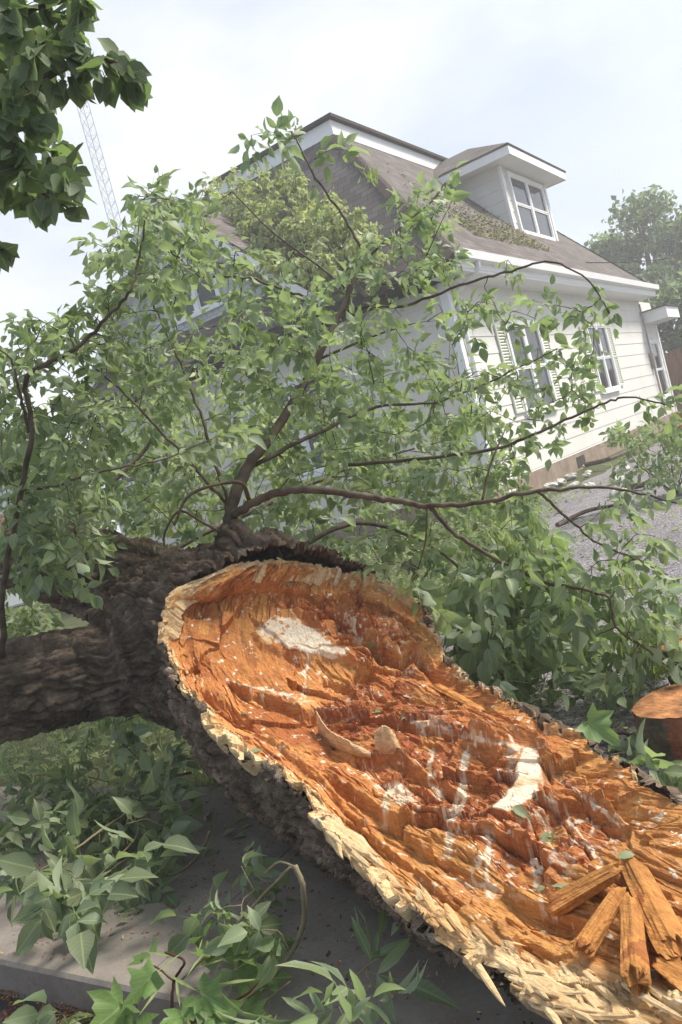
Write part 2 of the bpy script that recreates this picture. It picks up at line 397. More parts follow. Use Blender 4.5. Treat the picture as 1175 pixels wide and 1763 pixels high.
def reg(P, wx=wx, wy=wy, soft=12):
    d, _ = dpoly(wx, wy, list(P) + [P[0]]); return np.where(inpoly(wx, wy, P), sstep(-1, soft, d), 0)
slab1 = reg([(310,1055),(430,1052),(560,1150),(548,1215),(420,1188),(330,1130)])
slab2 = reg([(405,1185),(545,1218),(585,1285),(520,1292),(430,1240)])
red1 = reg([(470,1030),(560,1000),(700,1040),(765,1150),(720,1190),(600,1130),(500,1080)], wx2, wy2, 30)
red2 = reg([(600,1145),(720,1180),(820,1240),(950,1290),(1075,1390),(1080,1470),(990,1540),(900,1530),(800,1450),(700,1430),(640,1340),(560,1260),(530,1190)], wx2, wy2, 30)
mid = np.clip(red1 + red2, 0, 1)
cres = reg([(880,1280),(925,1285),(945,1325),(935,1365),(905,1395),(870,1410),(830,1395),(860,1370),(880,1330)], soft=14)
pw1 = reg([(430,1085),(470,1050),(525,1065),(600,1110),(600,1138),(520,1128),(450,1110)], soft=10)
smooth_ = np.clip(slab1 + slab2 + cres * .95 + pw1 * .8, 0, 1)
h = np.zeros_like(tv)
# long grain ridges
gw = tv + .05 * fbm(su * 1.6, tv * 3, s=11)
h += .010 * (fbm(su * 1.5, gw * 16, o=5, s=2)) * (1 - .8 * smooth_) 
rid = np.abs(fbm(su * 2.2, gw * 26, o=3, s=21)); h -= .010 * (1 - sstep(0, .06, rid)) * (1 - smooth_) * (1 - .5 * mid)
# stepped terraces that break across the grain
q = fbm(su * 2.6 + 5, gw * 9, o=4, s=40) * 3.2; fl = np.floor(q); fr = q - fl
h += .011 * (fl + sstep(.9, 1., fr)) * (1 - smooth_)
# cubical blocks in the rotten heart
ca_, sa_ = math.cos(.5), math.sin(.5)
bx = (su * ca_ + gw * sa_) / .26 + .5 * fbm(su * 6, tv * 6, s=51); by = (-su * sa_ + gw * ca_) / .15 + .5 * fbm(su * 6, tv * 6, s=52)
d1, d2, cid, ox, oy = worley(bx, by, 4)
tx = (cid * 7.13 % 1 - .5); ty = (cid * 13.7 % 1 - .5)
blk = (cid - .5) * .032 + tx * ox * .10 + ty * oy * .10
e1 = 1 - sstep(0, .07, d2 - d1)
h += mid * (blk - .012 * e1) * (1 - .7 * smooth_)
D1, D2, CI, OX, OY = worley((su * .95 + gw * .3) / .40 + .35 * fbm(su * 4, tv * 5, s=151), (-su * .3 + gw * .95) / .19 + .35 * fbm(su * 4, tv * 5, s=152), 23)
h += (.35 + .65 * sstep(1.5, 3, st[:, None])) * (1 - .5 * sstep(10.5, 12, st[:, None])) * ((CI - .5) * .05 + (CI * 7.7 % 1 - .5) * OX * .10 + (CI * 17.3 % 1 - .35) * OY * .12)
d1b, d2b, cidb, oxb, oyb = worley(su / .055 + fbm(su * 20, tv * 20, s=3), gw / .032 + fbm(su * 20, tv * 20, s=4), 9)
h += (.25 + .75 * mid) * ((cidb - .5) * .008 + (cidb * 5.1 % 1 - .5) * oxb * .016) * (1 - smooth_)
h += .005 * fbm(su * 45, tv * 70, o=4, s=60) * (1 - .75 * smooth_)
fib = fbm(su * 14, gw * 120, o=3, s=63); h += .004 * fib
# big forms read off the log
def ledge(P, dep, dec, soft=3.0, jag=1.0):
    global h
    d, s_ = dpoly(PX + jag * (wx - PX), PY + jag * (wy - PY), P); d = d * s_
    a, b_ = np.array(P[0]), np.array(P[-1]); ax = unit(b_ - a); t_ = ((PX - a[0]) * ax[0] + (PY - a[1]) * ax[1]); Ln = np.linalg.norm(b_ - a)
    m = sstep(-10, 25, t_) * (1 - sstep(Ln - 25, Ln + 10, t_))
    dep = dep * .75
    h = h - dep * m * sstep(-soft, soft, d) * np.exp(-np.clip(d, 0, None) / dec)
    h = h + .25 * dep * m * np.exp(-np.abs(np.minimum(d, 0)) / (dec * .4)) * (d < 0)
ledge([(395,1172),(470,1200),(545,1215),(640,1232),(760,1255),(860,1290)], .085, 60)
ledge([(430,1055),(500,1112),(590,1130),(650,1165)], .05, 70)
ledge([(700,1130),(740,1180),(800,1215),(900,1270),(1000,1330),(1080,1400)][::-1], .05, 60)
ledge([(560,1330),(640,1370),(720,1440),(830,1490),(960,1560),(1010,1575)], .05, 90)
ledge([(600,1285),(690,1290),(760,1330),(800,1350)], .06, 55)
ledge([(640,1325),(720,1330),(760,1360)], .06, 40)
ledge([(845,1400),(905,1405),(960,1380)], .05, 80)
ledge([(330,1180),(400,1215),(450,1262),(520,1310),(620,1400),(740,1500),(850,1580),(960,1640)], .03, 40)
ledge([(500,1045),(600,1050),(700,1085),(760,1150)], -.045, 40)
ledge([(450,1010),(560,1030),(650,1035),(720,1080)], .05, 60)
ledge([(1080,1400),(1085,1460),(1000,1530)], .045, 60)
for P, w, dp in (([(585,1090),(640,1103),(662,1132),(690,1140),(718,1124),(740,1150),(778,1158)], 7, .09), ([(500,1040),(545,1062),(600,1068)], 5, .05),
                 ([(640,1195),(700,1205),(790,1225)], 4, .035), ([(555,1165),(600,1175),(640,1150)], 5, .05), ([(350,1190),(420,1222),(470,1262)], 5, .045),
                 ([(690,1280),(740,1300),(770,1340)], 4, .03), ([(932,1308),(978,1354),(1065,1415)], 3, .02), ([(932,1359),(963,1390),(1034,1487)], 3, .02)):
    d, _ = dpoly(wx, wy, P); h -= dp * np.exp(-(d / w) ** 2)
h = h * (1 - .8 * cres) * (1 - .6 * pw1) + .012 * cres
# fade the relief into the rim, lift a ragged lip of sapwood
ef = sstep(0.0, .10, edge)
h = h * (.25 + .75 * ef)
lipn = fbm(su * 7, tv * 0 + 3, o=4, s=71)
rimw = .045 + .05 * (lipn + .3) + .03 * fbm(su * 25, tv * 9, s=73)
isF = (edgeF < edgeR)
cw = np.interp(st, [0, 2, 4, 6, 7.5, 9, 10.5, 12, 14], [.075, .06, .045, .06, .06, .03, .06, .15, .20])[:, None]
crim = np.where(isF, cw, np.interp(st, [0, 2.5, 4, 6, 9, 14], [.085, .06, .02, .0, .0, .02])[:, None])
cr_ = edge + .035 * fbm(su * 12, tv * 30, o=4, s=75)
cream = 1 - sstep(.55, .9, cr_ / (crim + 1e-3))
h += np.where(isF, 1, .8) * .014 * cream * (1 + fbm(su * 14, tv * 22, o=3, s=77) * 1.6) * (1 - sstep(8, 10, st[:, None]))
cd1, cd2, cci, cox, coy = worley(su / .07 + fbm(su * 25, tv * 25, s=5), tv / .03, 19)
h += cream * (.016 * fbm(su * 30, tv * 30, o=4, s=78) + .022 * (cci - .5) * (1 - sstep(9, 11, st[:, None])) + .012 * (cci - .5))
G = G + N0 * h[..., None]
# ragged rim
outF = unit(EF - ER)
jag = lambda s_, sd: (.05 * fbm(s_ * 5, s_ * 0, o=5, s=sd) + .045 * (worley(s_ * 9 + fbm(s_ * 30, s_ * 0, o=2, s=sd), s_ * 0 + .5, sd)[2] - .5))
jf = jag(su[:, 0], 81) * np.interp(st, [0, 1.5, 14], [.3, 1, 1.2]); jr = jag(su[:, 0], 85) * np.interp(st, [0, 1.5, 14], [.3, 1, 1])
G += outF[:, None] * (jf[:, None] * np.exp(-edgeF / .03) - jr[:, None] * np.exp(-edgeR / .03))[..., None]
PX, PY = proj(G)
_g = [G[..., k] for k in range(3)]
def g3(sc, o, sd): return fbm(_g[0] * sc, _g[1] * sc, _g[2] * sc, o=o, s=sd)
wx = PX + 11 * g3(16, 4, 3); wy = PY + 11 * g3(16, 4, 5)
# colours
def C3(*c): return np.array(c)
n1 = fbm(su * 3, gw * 12, o=4, s=90); n3 = fbm(su * 12, gw * 30, o=4, s=91)
def mixc(a, b_, f): return a + (b_ - a) * np.clip(f, 0, 1)[..., None]
c = np.ones(tv.shape + (3,)) * C3(.62, .26, .085)
c = mixc(c, C3(.62, .30, .095), sstep(.0, .35, n1))
c = mixc(c, C3(.40, .13, .035), sstep(.05, .4, -n1) * .8)
ffr = sstep(7, 9, st)[:, None] * (1 - mid)
c = mixc(c, C3(.58, .285, .085), ffr * .55)
c = mixc(c, C3(.44, .14, .048), mid * (.6 + .6 * n3))
c = mixc(c, C3(.36, .105, .038), mid * sstep(.4, .8, cid + .35 * n3) * .75)
c = mixc(c, C3(.46, .17, .055), mid * sstep(.7, .9, cid * 3.3 % 1) * .6)
c = mixc(c, C3(.62, .26, .08), sstep(.55, .75, CI) * .5)
c = mixc(c, C3(.56, .22, .065), slab1 * .8); c = mixc(c, C3(.33, .12, .04), slab1 * sstep(.12, .3, fbm(su * 6, gw * 26, s=95)) * .7)
c = mixc(c, C3(.40, .125, .035), slab2 * .85)
cm = C3(.80, .60, .33)
c = mixc(c, cm, cream * .95); c = mixc(c, C3(.66, .37, .14), cream * sstep(.05, .3, fbm(su * 14, tv * 40, o=4, s=97)) * .75)
wh = C3(.86, .75, .57)
def white(P, soft=3, a=1.0, hole=.25):
    global c
    f = reg(P, wx, wy, soft) * (1 - sstep(hole, hole + .1, g3(38, 4, 99))); c = mixc(c, wh, f * a)
def wline(P, w, a=1.0):
    global c
    d, _ = dpoly(wx, wy, P); f = (1 - sstep(w * .5, w, d * (1 + 2.4 * g3(45, 3, 101)))) ; c = mixc(c, wh, f * a)
white([(437,1085),(470,1058),(525,1072),(560,1098),(600,1118),(592,1132),(560,1134),(520,1122),(490,1117),(455,1105)])
white([(905,1288),(925,1291),(934,1325),(927,1357),(905,1382),(880,1400),(842,1392),(865,1370),(885,1345),(893,1310)], 2, 1, .9)
white([(870,1285),(900,1290),(885,1330),(872,1330)], 2, .7)
white([(636,1352),(690,1345),(728,1382),(690,1388),(665,1375)], 3, .9, .12)
white([(700,1225),(790,1240),(800,1262),(720,1262)], 3, .4, -.1)
white([(806,1283),(812,1300),(800,1335),(808,1360),(796,1392),(785,1402),(782,1440),(776,1478),(762,1480),(766,1450),(770,1400),(786,1370),(790,1330),(797,1300)], 2, .95, .2)
wline([(395,1168),(470,1194),(540,1208)], 2.2, .8)
wline([(530,1118),(528,1160),(523,1200)], 3.5)
for P, w in (([(932,1308),(978,1354),(1065,1415)], 3), ([(932,1359),(963,1390),(1034,1487)], 3.5), ([(917,1477),(922,1520),(937,1584)], 5), ([(840,1430),(836,1490),(842,1538)], 6),
             ([(745,1300),(740,1345),(752,1370)], 5), ([(665,1370),(668,1430)], 4), ([(700,1238),(800,1268),(905,1292)], 3), ([(610,1060),(617,1110)], 5), ([(560,1100),(530,1085),(500,1050)], 2), ([(925,1400),(940,1450),(980,1500)], 3.5), ([(760,1510),(850,1530),(925,1560)], 2.5)):
    wline(P, w, .85)
dust = sstep(.16, .3, g3(70, 4, 111)) * sstep(.02, .2, g3(7, 3, 113)) * np.clip(mid + .25, 0, 1)
c = mixc(c, wh, dust * .5 * (1 - cream))
c = mixc(c, C3(.25, .07, .028), sstep(.15, .36, g3(11, 5, 115)) * .5 * (1 - cream) * (.35 + .65 * mid))
c = mixc(c, C3(.68, .36, .11), sstep(.15, .32, -g3(9, 5, 117)) * .5 * (1 - cream))
Vw = G.reshape(-1, 3)
# skirts that turn down under the bark
def skirt(row, dirv, dn):
    return np.stack([row + dirv * a + np.array([0, 0, -b_]) for a, b_ in ((.004, .012), (-.01, .04), (-.05, .09))], 0)
i = np.arange(NS - 1)[:, None] * NT; j = np.arange(NT - 1)[None]
Fw = np.stack([i + j, i + NT + j, i + NT + j + 1, i + j + 1], -1).reshape(-1, 4)
allV = [Vw]; allF = [Fw]; allC = [c.reshape(-1, 3)]; allU = [np.stack([su, tv], -1).reshape(-1, 2)]; base = NS * NT
for side, ed, sg in ((0, EF, 1), (NT - 1, ER, -1)):
    sk = skirt(G[:, side], outF * sg, 0); sk_i = [np.arange(NS) * NT + side]
    for r in range(3):
        allV.append(sk[r]); sk_i.append(base + np.arange(NS)); base += NS
        allC.append(c[:, side] * (.95)); allU.append(np.stack([su[:, side], tv[:, side] + .02 * sg * (r + 1)], -1))
    for r in range(3):
        a, b_ = sk_i[r], sk_i[r + 1]; allF.append(np.stack([a[:-1], b_[:-1], b_[1:], a[1:]], -1))
LV = np.vstack(allV); LC = np.vstack(allC)
wood = mesh('split_wood', LV - TO, [np.vstack(allF)], m_wood, tree, smooth=False, attrs={'Col': ('FLOAT_COLOR', np.hstack([LC, np.ones((len(LC), 1))]))}, uv=np.vstack(allU))
wood['label'] = 'torn orange and red-brown heartwood with a cream rim'
def on_wood(px, py, up=0.0):
    """point, normal and grain direction of the split face nearest a picture point"""
    k = np.argmin((PX - px) ** 2 + (PY - py) ** 2); a, b_ = divmod(k, NT)
    return G[a, b_] + N0[a, b_] * up, N0[a, b_], unit(G[min(a + 3, NS - 1), b_] - G[max(a - 3, 0), b_])
# torn slivers lifted along the grain
sp = MB(); spc = []
for k in range(560):
    front = k < 250
    if front: a = int(rng.uniform(230, 790)); b_ = int(np.clip(abs(rng.normal(0, .09 if a > 520 else .04)) * NT, 1, NT - 2))
    elif k < 340: a = int(rng.uniform(20, 480)); b_ = NT - 1 - int(abs(rng.normal(0, .03)) * NT) - 1
    else: a = int(rng.uniform(60, 780)); b_ = int(rng.uniform(.08, .92) * NT)
    p = G[a, b_]; n = N0[a, b_]; a2 = min(a + 12, NS - 1); d = unit(G[a2, b_] - G[a - 12, b_]); d = unit(d - n * (d @ n)); y = np.cross(n, d)
    big_ = front and a > 470
    Ls = rng.uniform(.05, .24) if big_ else rng.uniform(.02, .10); wd_ = Ls * rng.uniform(.045, .12); th = wd_ * .3
    ang = rng.normal(0, .14) - (.1 if front else 0); d = unit(d * math.cos(ang) + y * math.sin(ang) + n * rng.uniform(.0, .16)); y = unit(np.cross(n, d))
    if rng.random() < .25: d = -d
    p = p - n * .004 - d * Ls * .3; prof_ = [(0, .5), (.3, 1.), (.62, .8), (.85, .45), (1, .05)]; V_ = []
    bend = rng.normal(0, .05)
    for f, w in prof_:
        w = w * (.8 + .4 * rng.random()); q0 = p + d * Ls * f + n * (bend * Ls * f * f) + y * rng.normal(0, .06) * wd_
        V_ += [q0 - y * wd_ * w, q0 + y * wd_ * w * .7, q0 + n * th + y * wd_ * w * .2, q0 + n * th * .9 - y * wd_ * w * .6]
    F_q = []
    for i_ in range(4):
        for j_ in range(4): F_q.append((i_ * 4 + j_, i_ * 4 + (j_ + 1) % 4, (i_ + 1) * 4 + (j_ + 1) % 4, (i_ + 1) * 4 + j_))
    F_q += [(3, 2, 1, 0), (16, 17, 18, 19)]
    sp.add(V_, F_q); cc = c[a, b_] * rng.uniform(.8, 1.2)
    if front and rng.random() < .5: cc = cc * .4 + cm * .6
    spc.append(np.tile([*np.clip(cc, 0, .9), 1], (20, 1)))
SV = np.vstack(sp.V)
splo = mesh('splinters', SV - TO, sp.F, m_wood, tree, attrs={'Col': ('FLOAT_COLOR', np.vstack(spc))}, uv=np.stack([SV[:, 1] * .9 - SV[:, 0] * .4, SV[:, 0] * .9 + SV[:, 2]], -1), kind='stuff')
# bark body : loft under the face + trunk + limbs, fused by a voxel remesh
bm_ = MB()
zb = np.interp(np.arange(15), [2, 3, 4, 5, 6, 7, 8, 9, 10, 11, 12, 14], [.12, .05, .0, -.02, -.02, .0, .07, .14, .19, .23, .26, .31])
stn = np.arange(2, 14.01, .5); K = 26; rings = []
Fc = samp(Fs_, stn * 60); Rc = samp(Rs_, np.minimum(stn * 60, len(Rs_) - 1.001)); zc = np.interp(stn, np.arange(15), zb)
for f, r, zz, s_ in zip(Fc, Rc, zc, stn):
    md = (f + r) / 2; D = max(md[2] - zz, .1); ph = np.linspace(0, math.pi, K)
    bul = np.interp(s_, [2, 5, 8, 10, 14], [.12, .12, .08, .03, .0])
    arc = md + (f - r)[None] / 2 * (np.sign(np.cos(ph)) * np.abs(np.cos(ph)) ** .85 * (1 + bul * np.sin(ph)))[:, None]; arc[:, 2] -= D * np.sin(ph) ** .8
    sg = np.interp(s_, st, sag) + .045; tl = np.linspace(0, 1, 8)[1:-1]
    top = r * (1 - tl)[:, None] + f * tl[:, None]; top[:, 2] -= sg * (1 - np.abs(2 * tl - 1) ** 3)
    rings.append(np.vstack([arc, top]))
k = len(rings[0]); V = np.vstack(rings); Fq = []
for a in range(len(rings) - 1):
    for b_ in range(k): Fq.append((a * k + b_, a * k + (b_ + 1) % k, (a + 1) * k + (b_ + 1) % k, (a + 1) * k + b_))
Fq += [tuple(range(k))[::-1], tuple(range((len(rings) - 1) * k, len(rings) * k))]
bm_.add(V, Fq)
tr_c = spline([(-.0, 3.72, .47), (-.3, 3.98, .62), (-.65, 4.2, .72), (-1.05, 4.42, .83), (-1.35, 4.58, .92)], 6)
tr_r = np.interp(np.linspace(0, 1, len(tr_c)), [0, .25, .5, .75, 1], [.4, .5, .52, .42, .27])
bm_.tube(tr_c, tr_r, 28)
l1 = spline([(-.9, 4.35, .72), (-1.3, 4.3, .76), (-1.75, 4.15, .81), (-2.4, 3.95, .82), (-3.2, 3.8, .8), (-4.4, 3.6, .7)], 6); bm_.tube(l1, np.linspace(.26, .17, len(l1)) , 22)
l2 = spline([(-.95, 4.55, .9), (-1.4, 4.9, 1.16), (-1.85, 5.1, 1.4), (-2.3, 5.3, 1.56), (-3.2, 5.7, 1.8), (-4.4, 6.4, 1.9)], 6); bm_.tube(l2, np.linspace(.30, .13, len(l2)), 22)
bl = spline([at(470,975,4.15), at(478,945,4.15), at(486,930,4.15)], 3); bm_.tube(bl, [.17, .16, .155, .14, .13, .11, .07][:len(bl)], 14)
bl = spline([at(398,960,4.15), at(400,925,4.1), at(399,905,4.1)], 3); bm_.tube(bl, np.linspace(.10, .05, len(bl)), 14)
tmp = bm_.build('tmp_body', None)
mo = tmp.modifiers.new('r', 'REMESH'); mo.mode = 'VOXEL'; mo.voxel_size = .009
sm = tmp.modifiers.new('s', 'SMOOTH'); sm.factor = .5; sm.iterations = 14
dg = bpy.context.evaluated_depsgraph_get(); me = bpy.data.meshes.new_from_object(tmp.evaluated_get(dg))
nv = len(me.vertices); co = np.empty(nv * 3, np.float32); me.vertices.foreach_get('co', co); co = co.reshape(-1, 3).astype(float)
no = np.empty(nv * 3, np.float32); me.vertices.foreach_get('normal', no); no = no.reshape(-1, 3).astype(float)
bpy.data.objects.remove(tmp)
# bark coordinates : distance along the nearest wooden axis and angle round it
axes = [np.vstack([((Fc + Rc) / 2 + np.array([0, 0, -.2]))[::-1][:-4:3], tr_c[8::4]]), l1[4::5], l2[6::5]]
bs_ = np.full(nv, 1e9); U = np.zeros(nv); Vv = np.zeros(nv)
for ai, ax in enumerate(axes):
    cum = 0
    for a, b_ in zip(ax[:-1], ax[1:]):
        d = b_ - a; Ld = np.linalg.norm(d); t_ = np.clip((co - a) @ d / Ld ** 2, 0, 1); e = co - a - t_[:, None] * d; dist = np.linalg.norm(e, axis=1)
        dn = d / Ld; ref = np.array([0, 0, 1.]); x_ = unit(np.cross(dn, ref)); y_ = np.cross(dn, x_)
        m = dist < bs_; bs_ = np.where(m, dist, bs_); U = np.where(m, cum + t_ * Ld + ai * 9, U); Vv = np.where(m, np.arctan2(e @ y_, e @ x_), Vv); cum += Ld
rr = np.clip(bs_, .12, .6); arcl = Vv * np.where(rr > .3, .5, .22)
wu = U + .12 * fbm(co[:, 0] * 5, co[:, 1] * 5, co[:, 2] * 5, s=3); wv = arcl + .06 * fbm(co[:, 0] * 6, co[:, 1] * 6, co[:, 2] * 6, s=4)
d1, d2, cid_, ox, oy = worley(wu / .30, wv / .040, 5)
plate = sstep(0.02, .32, d2 - d1)
d1, d2, cj, ox2, oy2 = worley(wu / .13 + 7, wv / .019, 8); pl2 = sstep(0., .3, d2 - d1)
rg = np.clip(1 - np.abs(fbm(wu * 5.5, wv * 22, o=3, s=201)) * 4.2, 0, 1)
rg2 = 1 - np.clip(np.abs(fbm(wu * 12, wv * 40, o=3, s=203)) * 4, 0, 1)
bh = (-.042 * rg - .020 * rg2 + .020 * plate + .012 * pl2 * plate + .014 * (cid_ - .5) + .010 * ox * plate + .008 * fbm(co[:, 0] * 9, co[:, 1] * 9, co[:, 2] * 9, s=6) + .007 * fbm(co[:, 0] * 40, co[:, 1] * 40, co[:, 2] * 40, o=3, s=7)) * np.interp(bs_, [.1, .3], [.6, 1.])
bh = bh * .85 + .006
st4, tt4 = 5, 6
Gc = G[::st4, ::tt4]; ns_, nt_ = Gc.shape[:2]; ic = np.arange(ns_ - 1)[:, None] * nt_; jc = np.arange(nt_ - 1)[None]
Fcq = np.stack([ic + jc, ic + nt_ + jc, ic + nt_ + jc + 1, ic + jc + 1], -1).reshape(-1, 4)
bvh = BVHTree.FromPolygons([tuple(v) for v in Gc.reshape(-1, 3)], [tuple(f) for f in Fcq.tolist()])
Nc = N0[::st4, ::tt4]
co2 = co + no * bh[:, None]
near = (co[:, 1] < 5.2) & (co[:, 0] > -1.4)
cA = unit(N0[240:].reshape(-1, 3).mean(0)); cB = unit(np.array([.22, -.62, .75])); keep = np.ones(nv, bool)
for vi in np.nonzero(near)[0]:
    w_ = min(max((co2[vi][1] - 2.6) / .8, 0), 1); cd = Vector(cA * (1 - w_) + cB * w_).normalized()
    hit, nn, fi, dist = bvh.ray_cast(Vector(co2[vi]) + cd * .028, -cd, 1.3)
    if hit is not None: keep[vi] = False
npoly = len(me.polygons); q4 = np.empty(len(me.loops), np.int32); me.loops.foreach_get('vertex_index', q4); q4 = q4.reshape(-1, 4)
q4 = q4[keep[q4].all(1)]; bpy.data.meshes.remove(me)
bark = mesh('trunk', co2 - TO, [q4], m_bark, tree, smooth=True, attrs={'bk': ('FLOAT_VECTOR', np.stack([wu, wv, np.clip(.5 * cid_ + .5 * cj, 0, 1)], -1))})
bark['label'] = 'dark furrowed bark of the fallen trunk and its two limbs'
# ------------------------------------------------------------------ house
def paint(name, c1, c2, rough=.6):
    m, t, b = mat(name, c1, rough, .35)
    t.links.new(ramp(t, nnoise(t, 1.4, 7, .65, sc=(1, 1, .4)), [(.35, c1), (.7, c2)]), b.inputs['Base Color'])
    bump(t, b, nnoise(t, 30, 4, .6, sc=(1, 1, .15)), .12, .004); return m
m_side = paint('lap siding paint', (.66, .65, .61), (.74, .73, .68)); m_sideb = paint('grey siding paint', (.64, .61, .55), (.70, .67, .60))
m_white = paint('white trim paint', (.78, .78, .78), (.84, .84, .84), .5)
m_shut = paint('shutter paint', (.58, .6, .5), (.66, .66, .56))
m_dark = simple('dark eave wood', (.03, .026, .024), (.06, .05, .045), 4)
m_found = simple('foundation block', (.22, .16, .12), (.34, .27, .21), 3, .9, .4, .01)
m_glass, t, b = mat('window glass', (.035, .04, .045), .08, .6)
t.links.new(ramp(t, nnoise(t, 2.5, 4), [(.35, (.02, .022, .026)), (.7, (.07, .075, .08))]), b.inputs['Base Color'])
m_shing, t, b = mat('asphalt shingles', rough=.9, spec=.2)
uvn = t.nodes.new('ShaderNodeUVMap').outputs[0]
br = t.nodes.new('ShaderNodeTexBrick'); t.links.new(uvn, br.inputs['Vector']); br.inputs['Scale'].default_value = 1.0
br.inputs['Brick Width'].default_value = .32; br.inputs['Row Height'].default_value = .15; br.inputs['Mortar Size'].default_value = .008; br.inputs['Mortar Smooth'].default_value = .3
br.inputs['Color1'].default_value = (.115, .10, .093, 1); br.inputs['Color2'].default_value = (.18, .162, .152, 1); br.inputs['Mortar'].default_value = (.075, .06, .052, 1); br.inputs['Bias'].default_value = .1
c = nmix(t, .6, br.outputs[0], ramp(t, nnoise(t, 1.0, 6, .6, vec=uvn, sc=(.9, .5, 1)), [(.3, (.72, .7, .68)), (.7, (1.15, 1.1, 1.08))]), 'MULTIPLY')
c = nmix(t, .5, c, ramp(t, nnoise(t, 40, 3, .8, vec=uvn), [(.3, .6), (.7, 1.3)]), 'MULTIPLY')
t.links.new(c, b.inputs['Base Color']); bump(t, b, br.outputs['Fac'], -.6, .02)
HC = np.array([2.551, 13.458, .25]); HR = math.atan2(.825, .565)
house = empty('house', HC, HR, label='white lap-sided house with steep brown shingle roof behind the fallen tree', cat='house')
def roofpoly(name, P, mt=m_shing, par=house, th=.07, sh=None, **k):
    """roof plane: polygon with the first edge along its eave; uv in metres; shingle courses are stepped in the mesh edge"""
    P = np.array(P, float); e = unit(P[1] - P[0]); n = unit(np.cross(P[1] - P[0], P[2] - P[0])); n = n if n[2] > 0 else -n
    u = np.cross(n, e); u = u if u[2] > 0 else -u
    kN = len(P); V = np.vstack([P, P - n * th]); uv = np.stack([(V - P[0]) @ e + 40, (V - P[0]) @ u + 20], -1)
    F = [tuple(range(kN)), tuple(range(2 * kN - 1, kN - 1, -1))] + [(i, i + kN, (i + 1) % kN + kN, (i + 1) % kN) for i in range(kN)]
    return mesh(name, V, F, mt, par, uv=uv, **k)
def siding(name, P2, place, mt, par, course=.27, z0=0., lap=.013):
    """lap boards clipped to a convex polygon P2 [(x,z)]; place(x, off, z) -> local point, off>0 outwards"""
    P2 = [np.array(p, float) for p in P2]; b = MB(); zmin = min(p[1] for p in P2); zmax = max(p[1] for p in P2)
    def cut(zl):
        xs = []
        for i in range(len(P2)):
            p, q = P2[i], P2[(i + 1) % len(P2)]
            if (p[1] - zl) * (q[1] - zl) <= 0 and abs(p[1] - q[1]) > 1e-9: xs.append(p[0] + (q[0] - p[0]) * (zl - p[1]) / (q[1] - p[1]))
        return (min(xs), max(xs)) if len(xs) > 1 else None
    z = z0 + math.floor((zmin - z0) / course) * course
    while z < zmax:
        a, c_ = max(z, zmin + 1e-4), min(z + course, zmax - 1e-4)
        if c_ - a > .01:
            lo, hi = cut(a), cut(c_)
            if lo and hi:
                V = [place(lo[0], lap, a), place(lo[1], lap, a), place(hi[1], .002, c_), place(hi[0], .002, c_), place(lo[0], -.06, a), place(lo[1], -.06, a), place(hi[1], -.06, c_), place(hi[0], -.06, c_)]
                b.add(V, [(0, 1, 2, 3), (7, 6, 5, 4), (0, 4, 5, 1), (3, 2, 6, 7), (0, 3, 7, 4), (1, 5, 6, 2)])
        z += course
    return b.build(name, mt, par)
pr = lambda x, o, z: (x, -o, z)                 # right facade (local y = 0, facing -y)
pf = lambda x, o, z: (-o, x, z)                 # front facade (local x = 0, facing -x)
EZ = 3.95
siding('side_wall', [(0, .28), (14.6, .28), (14.6, 3.7), (0, 3.7)], pr, m_side, house, .31)
siding('front_wall', [(0, .28), (9.0, .28), (9.0, 3.7), (0, 3.7)], pf, m_sideb, house, .31)
b = MB(); b.box(.1, 14.5, .1, 8.9, -.6, 3.6); b.build('inner_wall', m_sideb, house)
b = MB(); b.box(-.02, 14.55, -.012, .12, -.6, .28); b.box(-.012, .12, .125, 8.95, -.6, .279)
b.build('foundation', m_found, house)
b = MB(); b.box(4.2, 4.75, -.02, 0, -.02, .2); b.build('vent', m_dark, house)
# corner boards
b = MB(); b.box(-.035, .11, -.035, .11, .25, 3.7); b.build('corner_board', m_white, house)
b = MB(); b.box(14.5, 14.64, -.035, .11, .25, 3.3); b.build('corner_board', m_white, house)
# main roof: truncated hip, deck trimmed in white
T = [(2.8, 2.8, 7.96), (9.9, 2.8, 7.96), (9.9, 5.85, 7.96), (2.8, 5.85, 7.96)]
Ec = [(-.5, -.5, EZ), (13.3, -.5, EZ), (13.3, 9.15, EZ), (-.5, 9.15, EZ)]
roof = roofpoly('roof', [Ec[0], Ec[1], T[1], T[0]])
for k_ in (1, 2, 3): roofpoly('roof_slope', [Ec[k_], Ec[(k_ + 1) % 4], T[(k_ + 1) % 4], T[k_]], par=roof)
# hip caps
for k_ in range(4):
    P = np.array([Ec[k_], T[k_]], float); n_ = 26; hb = MB()
    for q in range(n_):
        a = P[0] + (P[1] - P[0]) * q / n_; c_ = P[0] + (P[1] - P[0]) * (q + 1.12) / n_
        dv = unit(P[1] - P[0]); sdv = unit(np.cross(dv, [0, 0, 1])); 
        up_ = np.cross(sdv, dv); a = a + up_ * .012; c_ = c_ + up_ * .002
        dn = np.array([0, 0, -.085])
        hb.add([a, a + sdv * .14 + dn, c_ + sdv * .14 + dn, c_, a - sdv * .14 + dn, c_ - sdv * .14 + dn], [(0, 1, 2, 3), (0, 3, 5, 4)])
    hb.build('hip_cap', m_shing, roof)
b = MB()
for (x0, x1, y0, y1) in ((2.7, 10.0, 2.7, 2.82), (2.7, 10.0, 5.83, 5.95), (2.7, 2.82, 2.82, 5.83), (9.88, 10.0, 2.82, 5.83)): b.box(x0, x1, y0, y1, 7.86, 8.16)
b.build('deck_trim', m_white, house)
b = MB(); b.box(2.6, 10.1, 2.6, 6.05, 8.17, 8.24); b.build('deck_roof', m_shing, house)
b = MB(); b.box(2.75, 9.95, 2.75, 5.9, 7.9, 8.0); b.build('deck_base', m_dark, house)
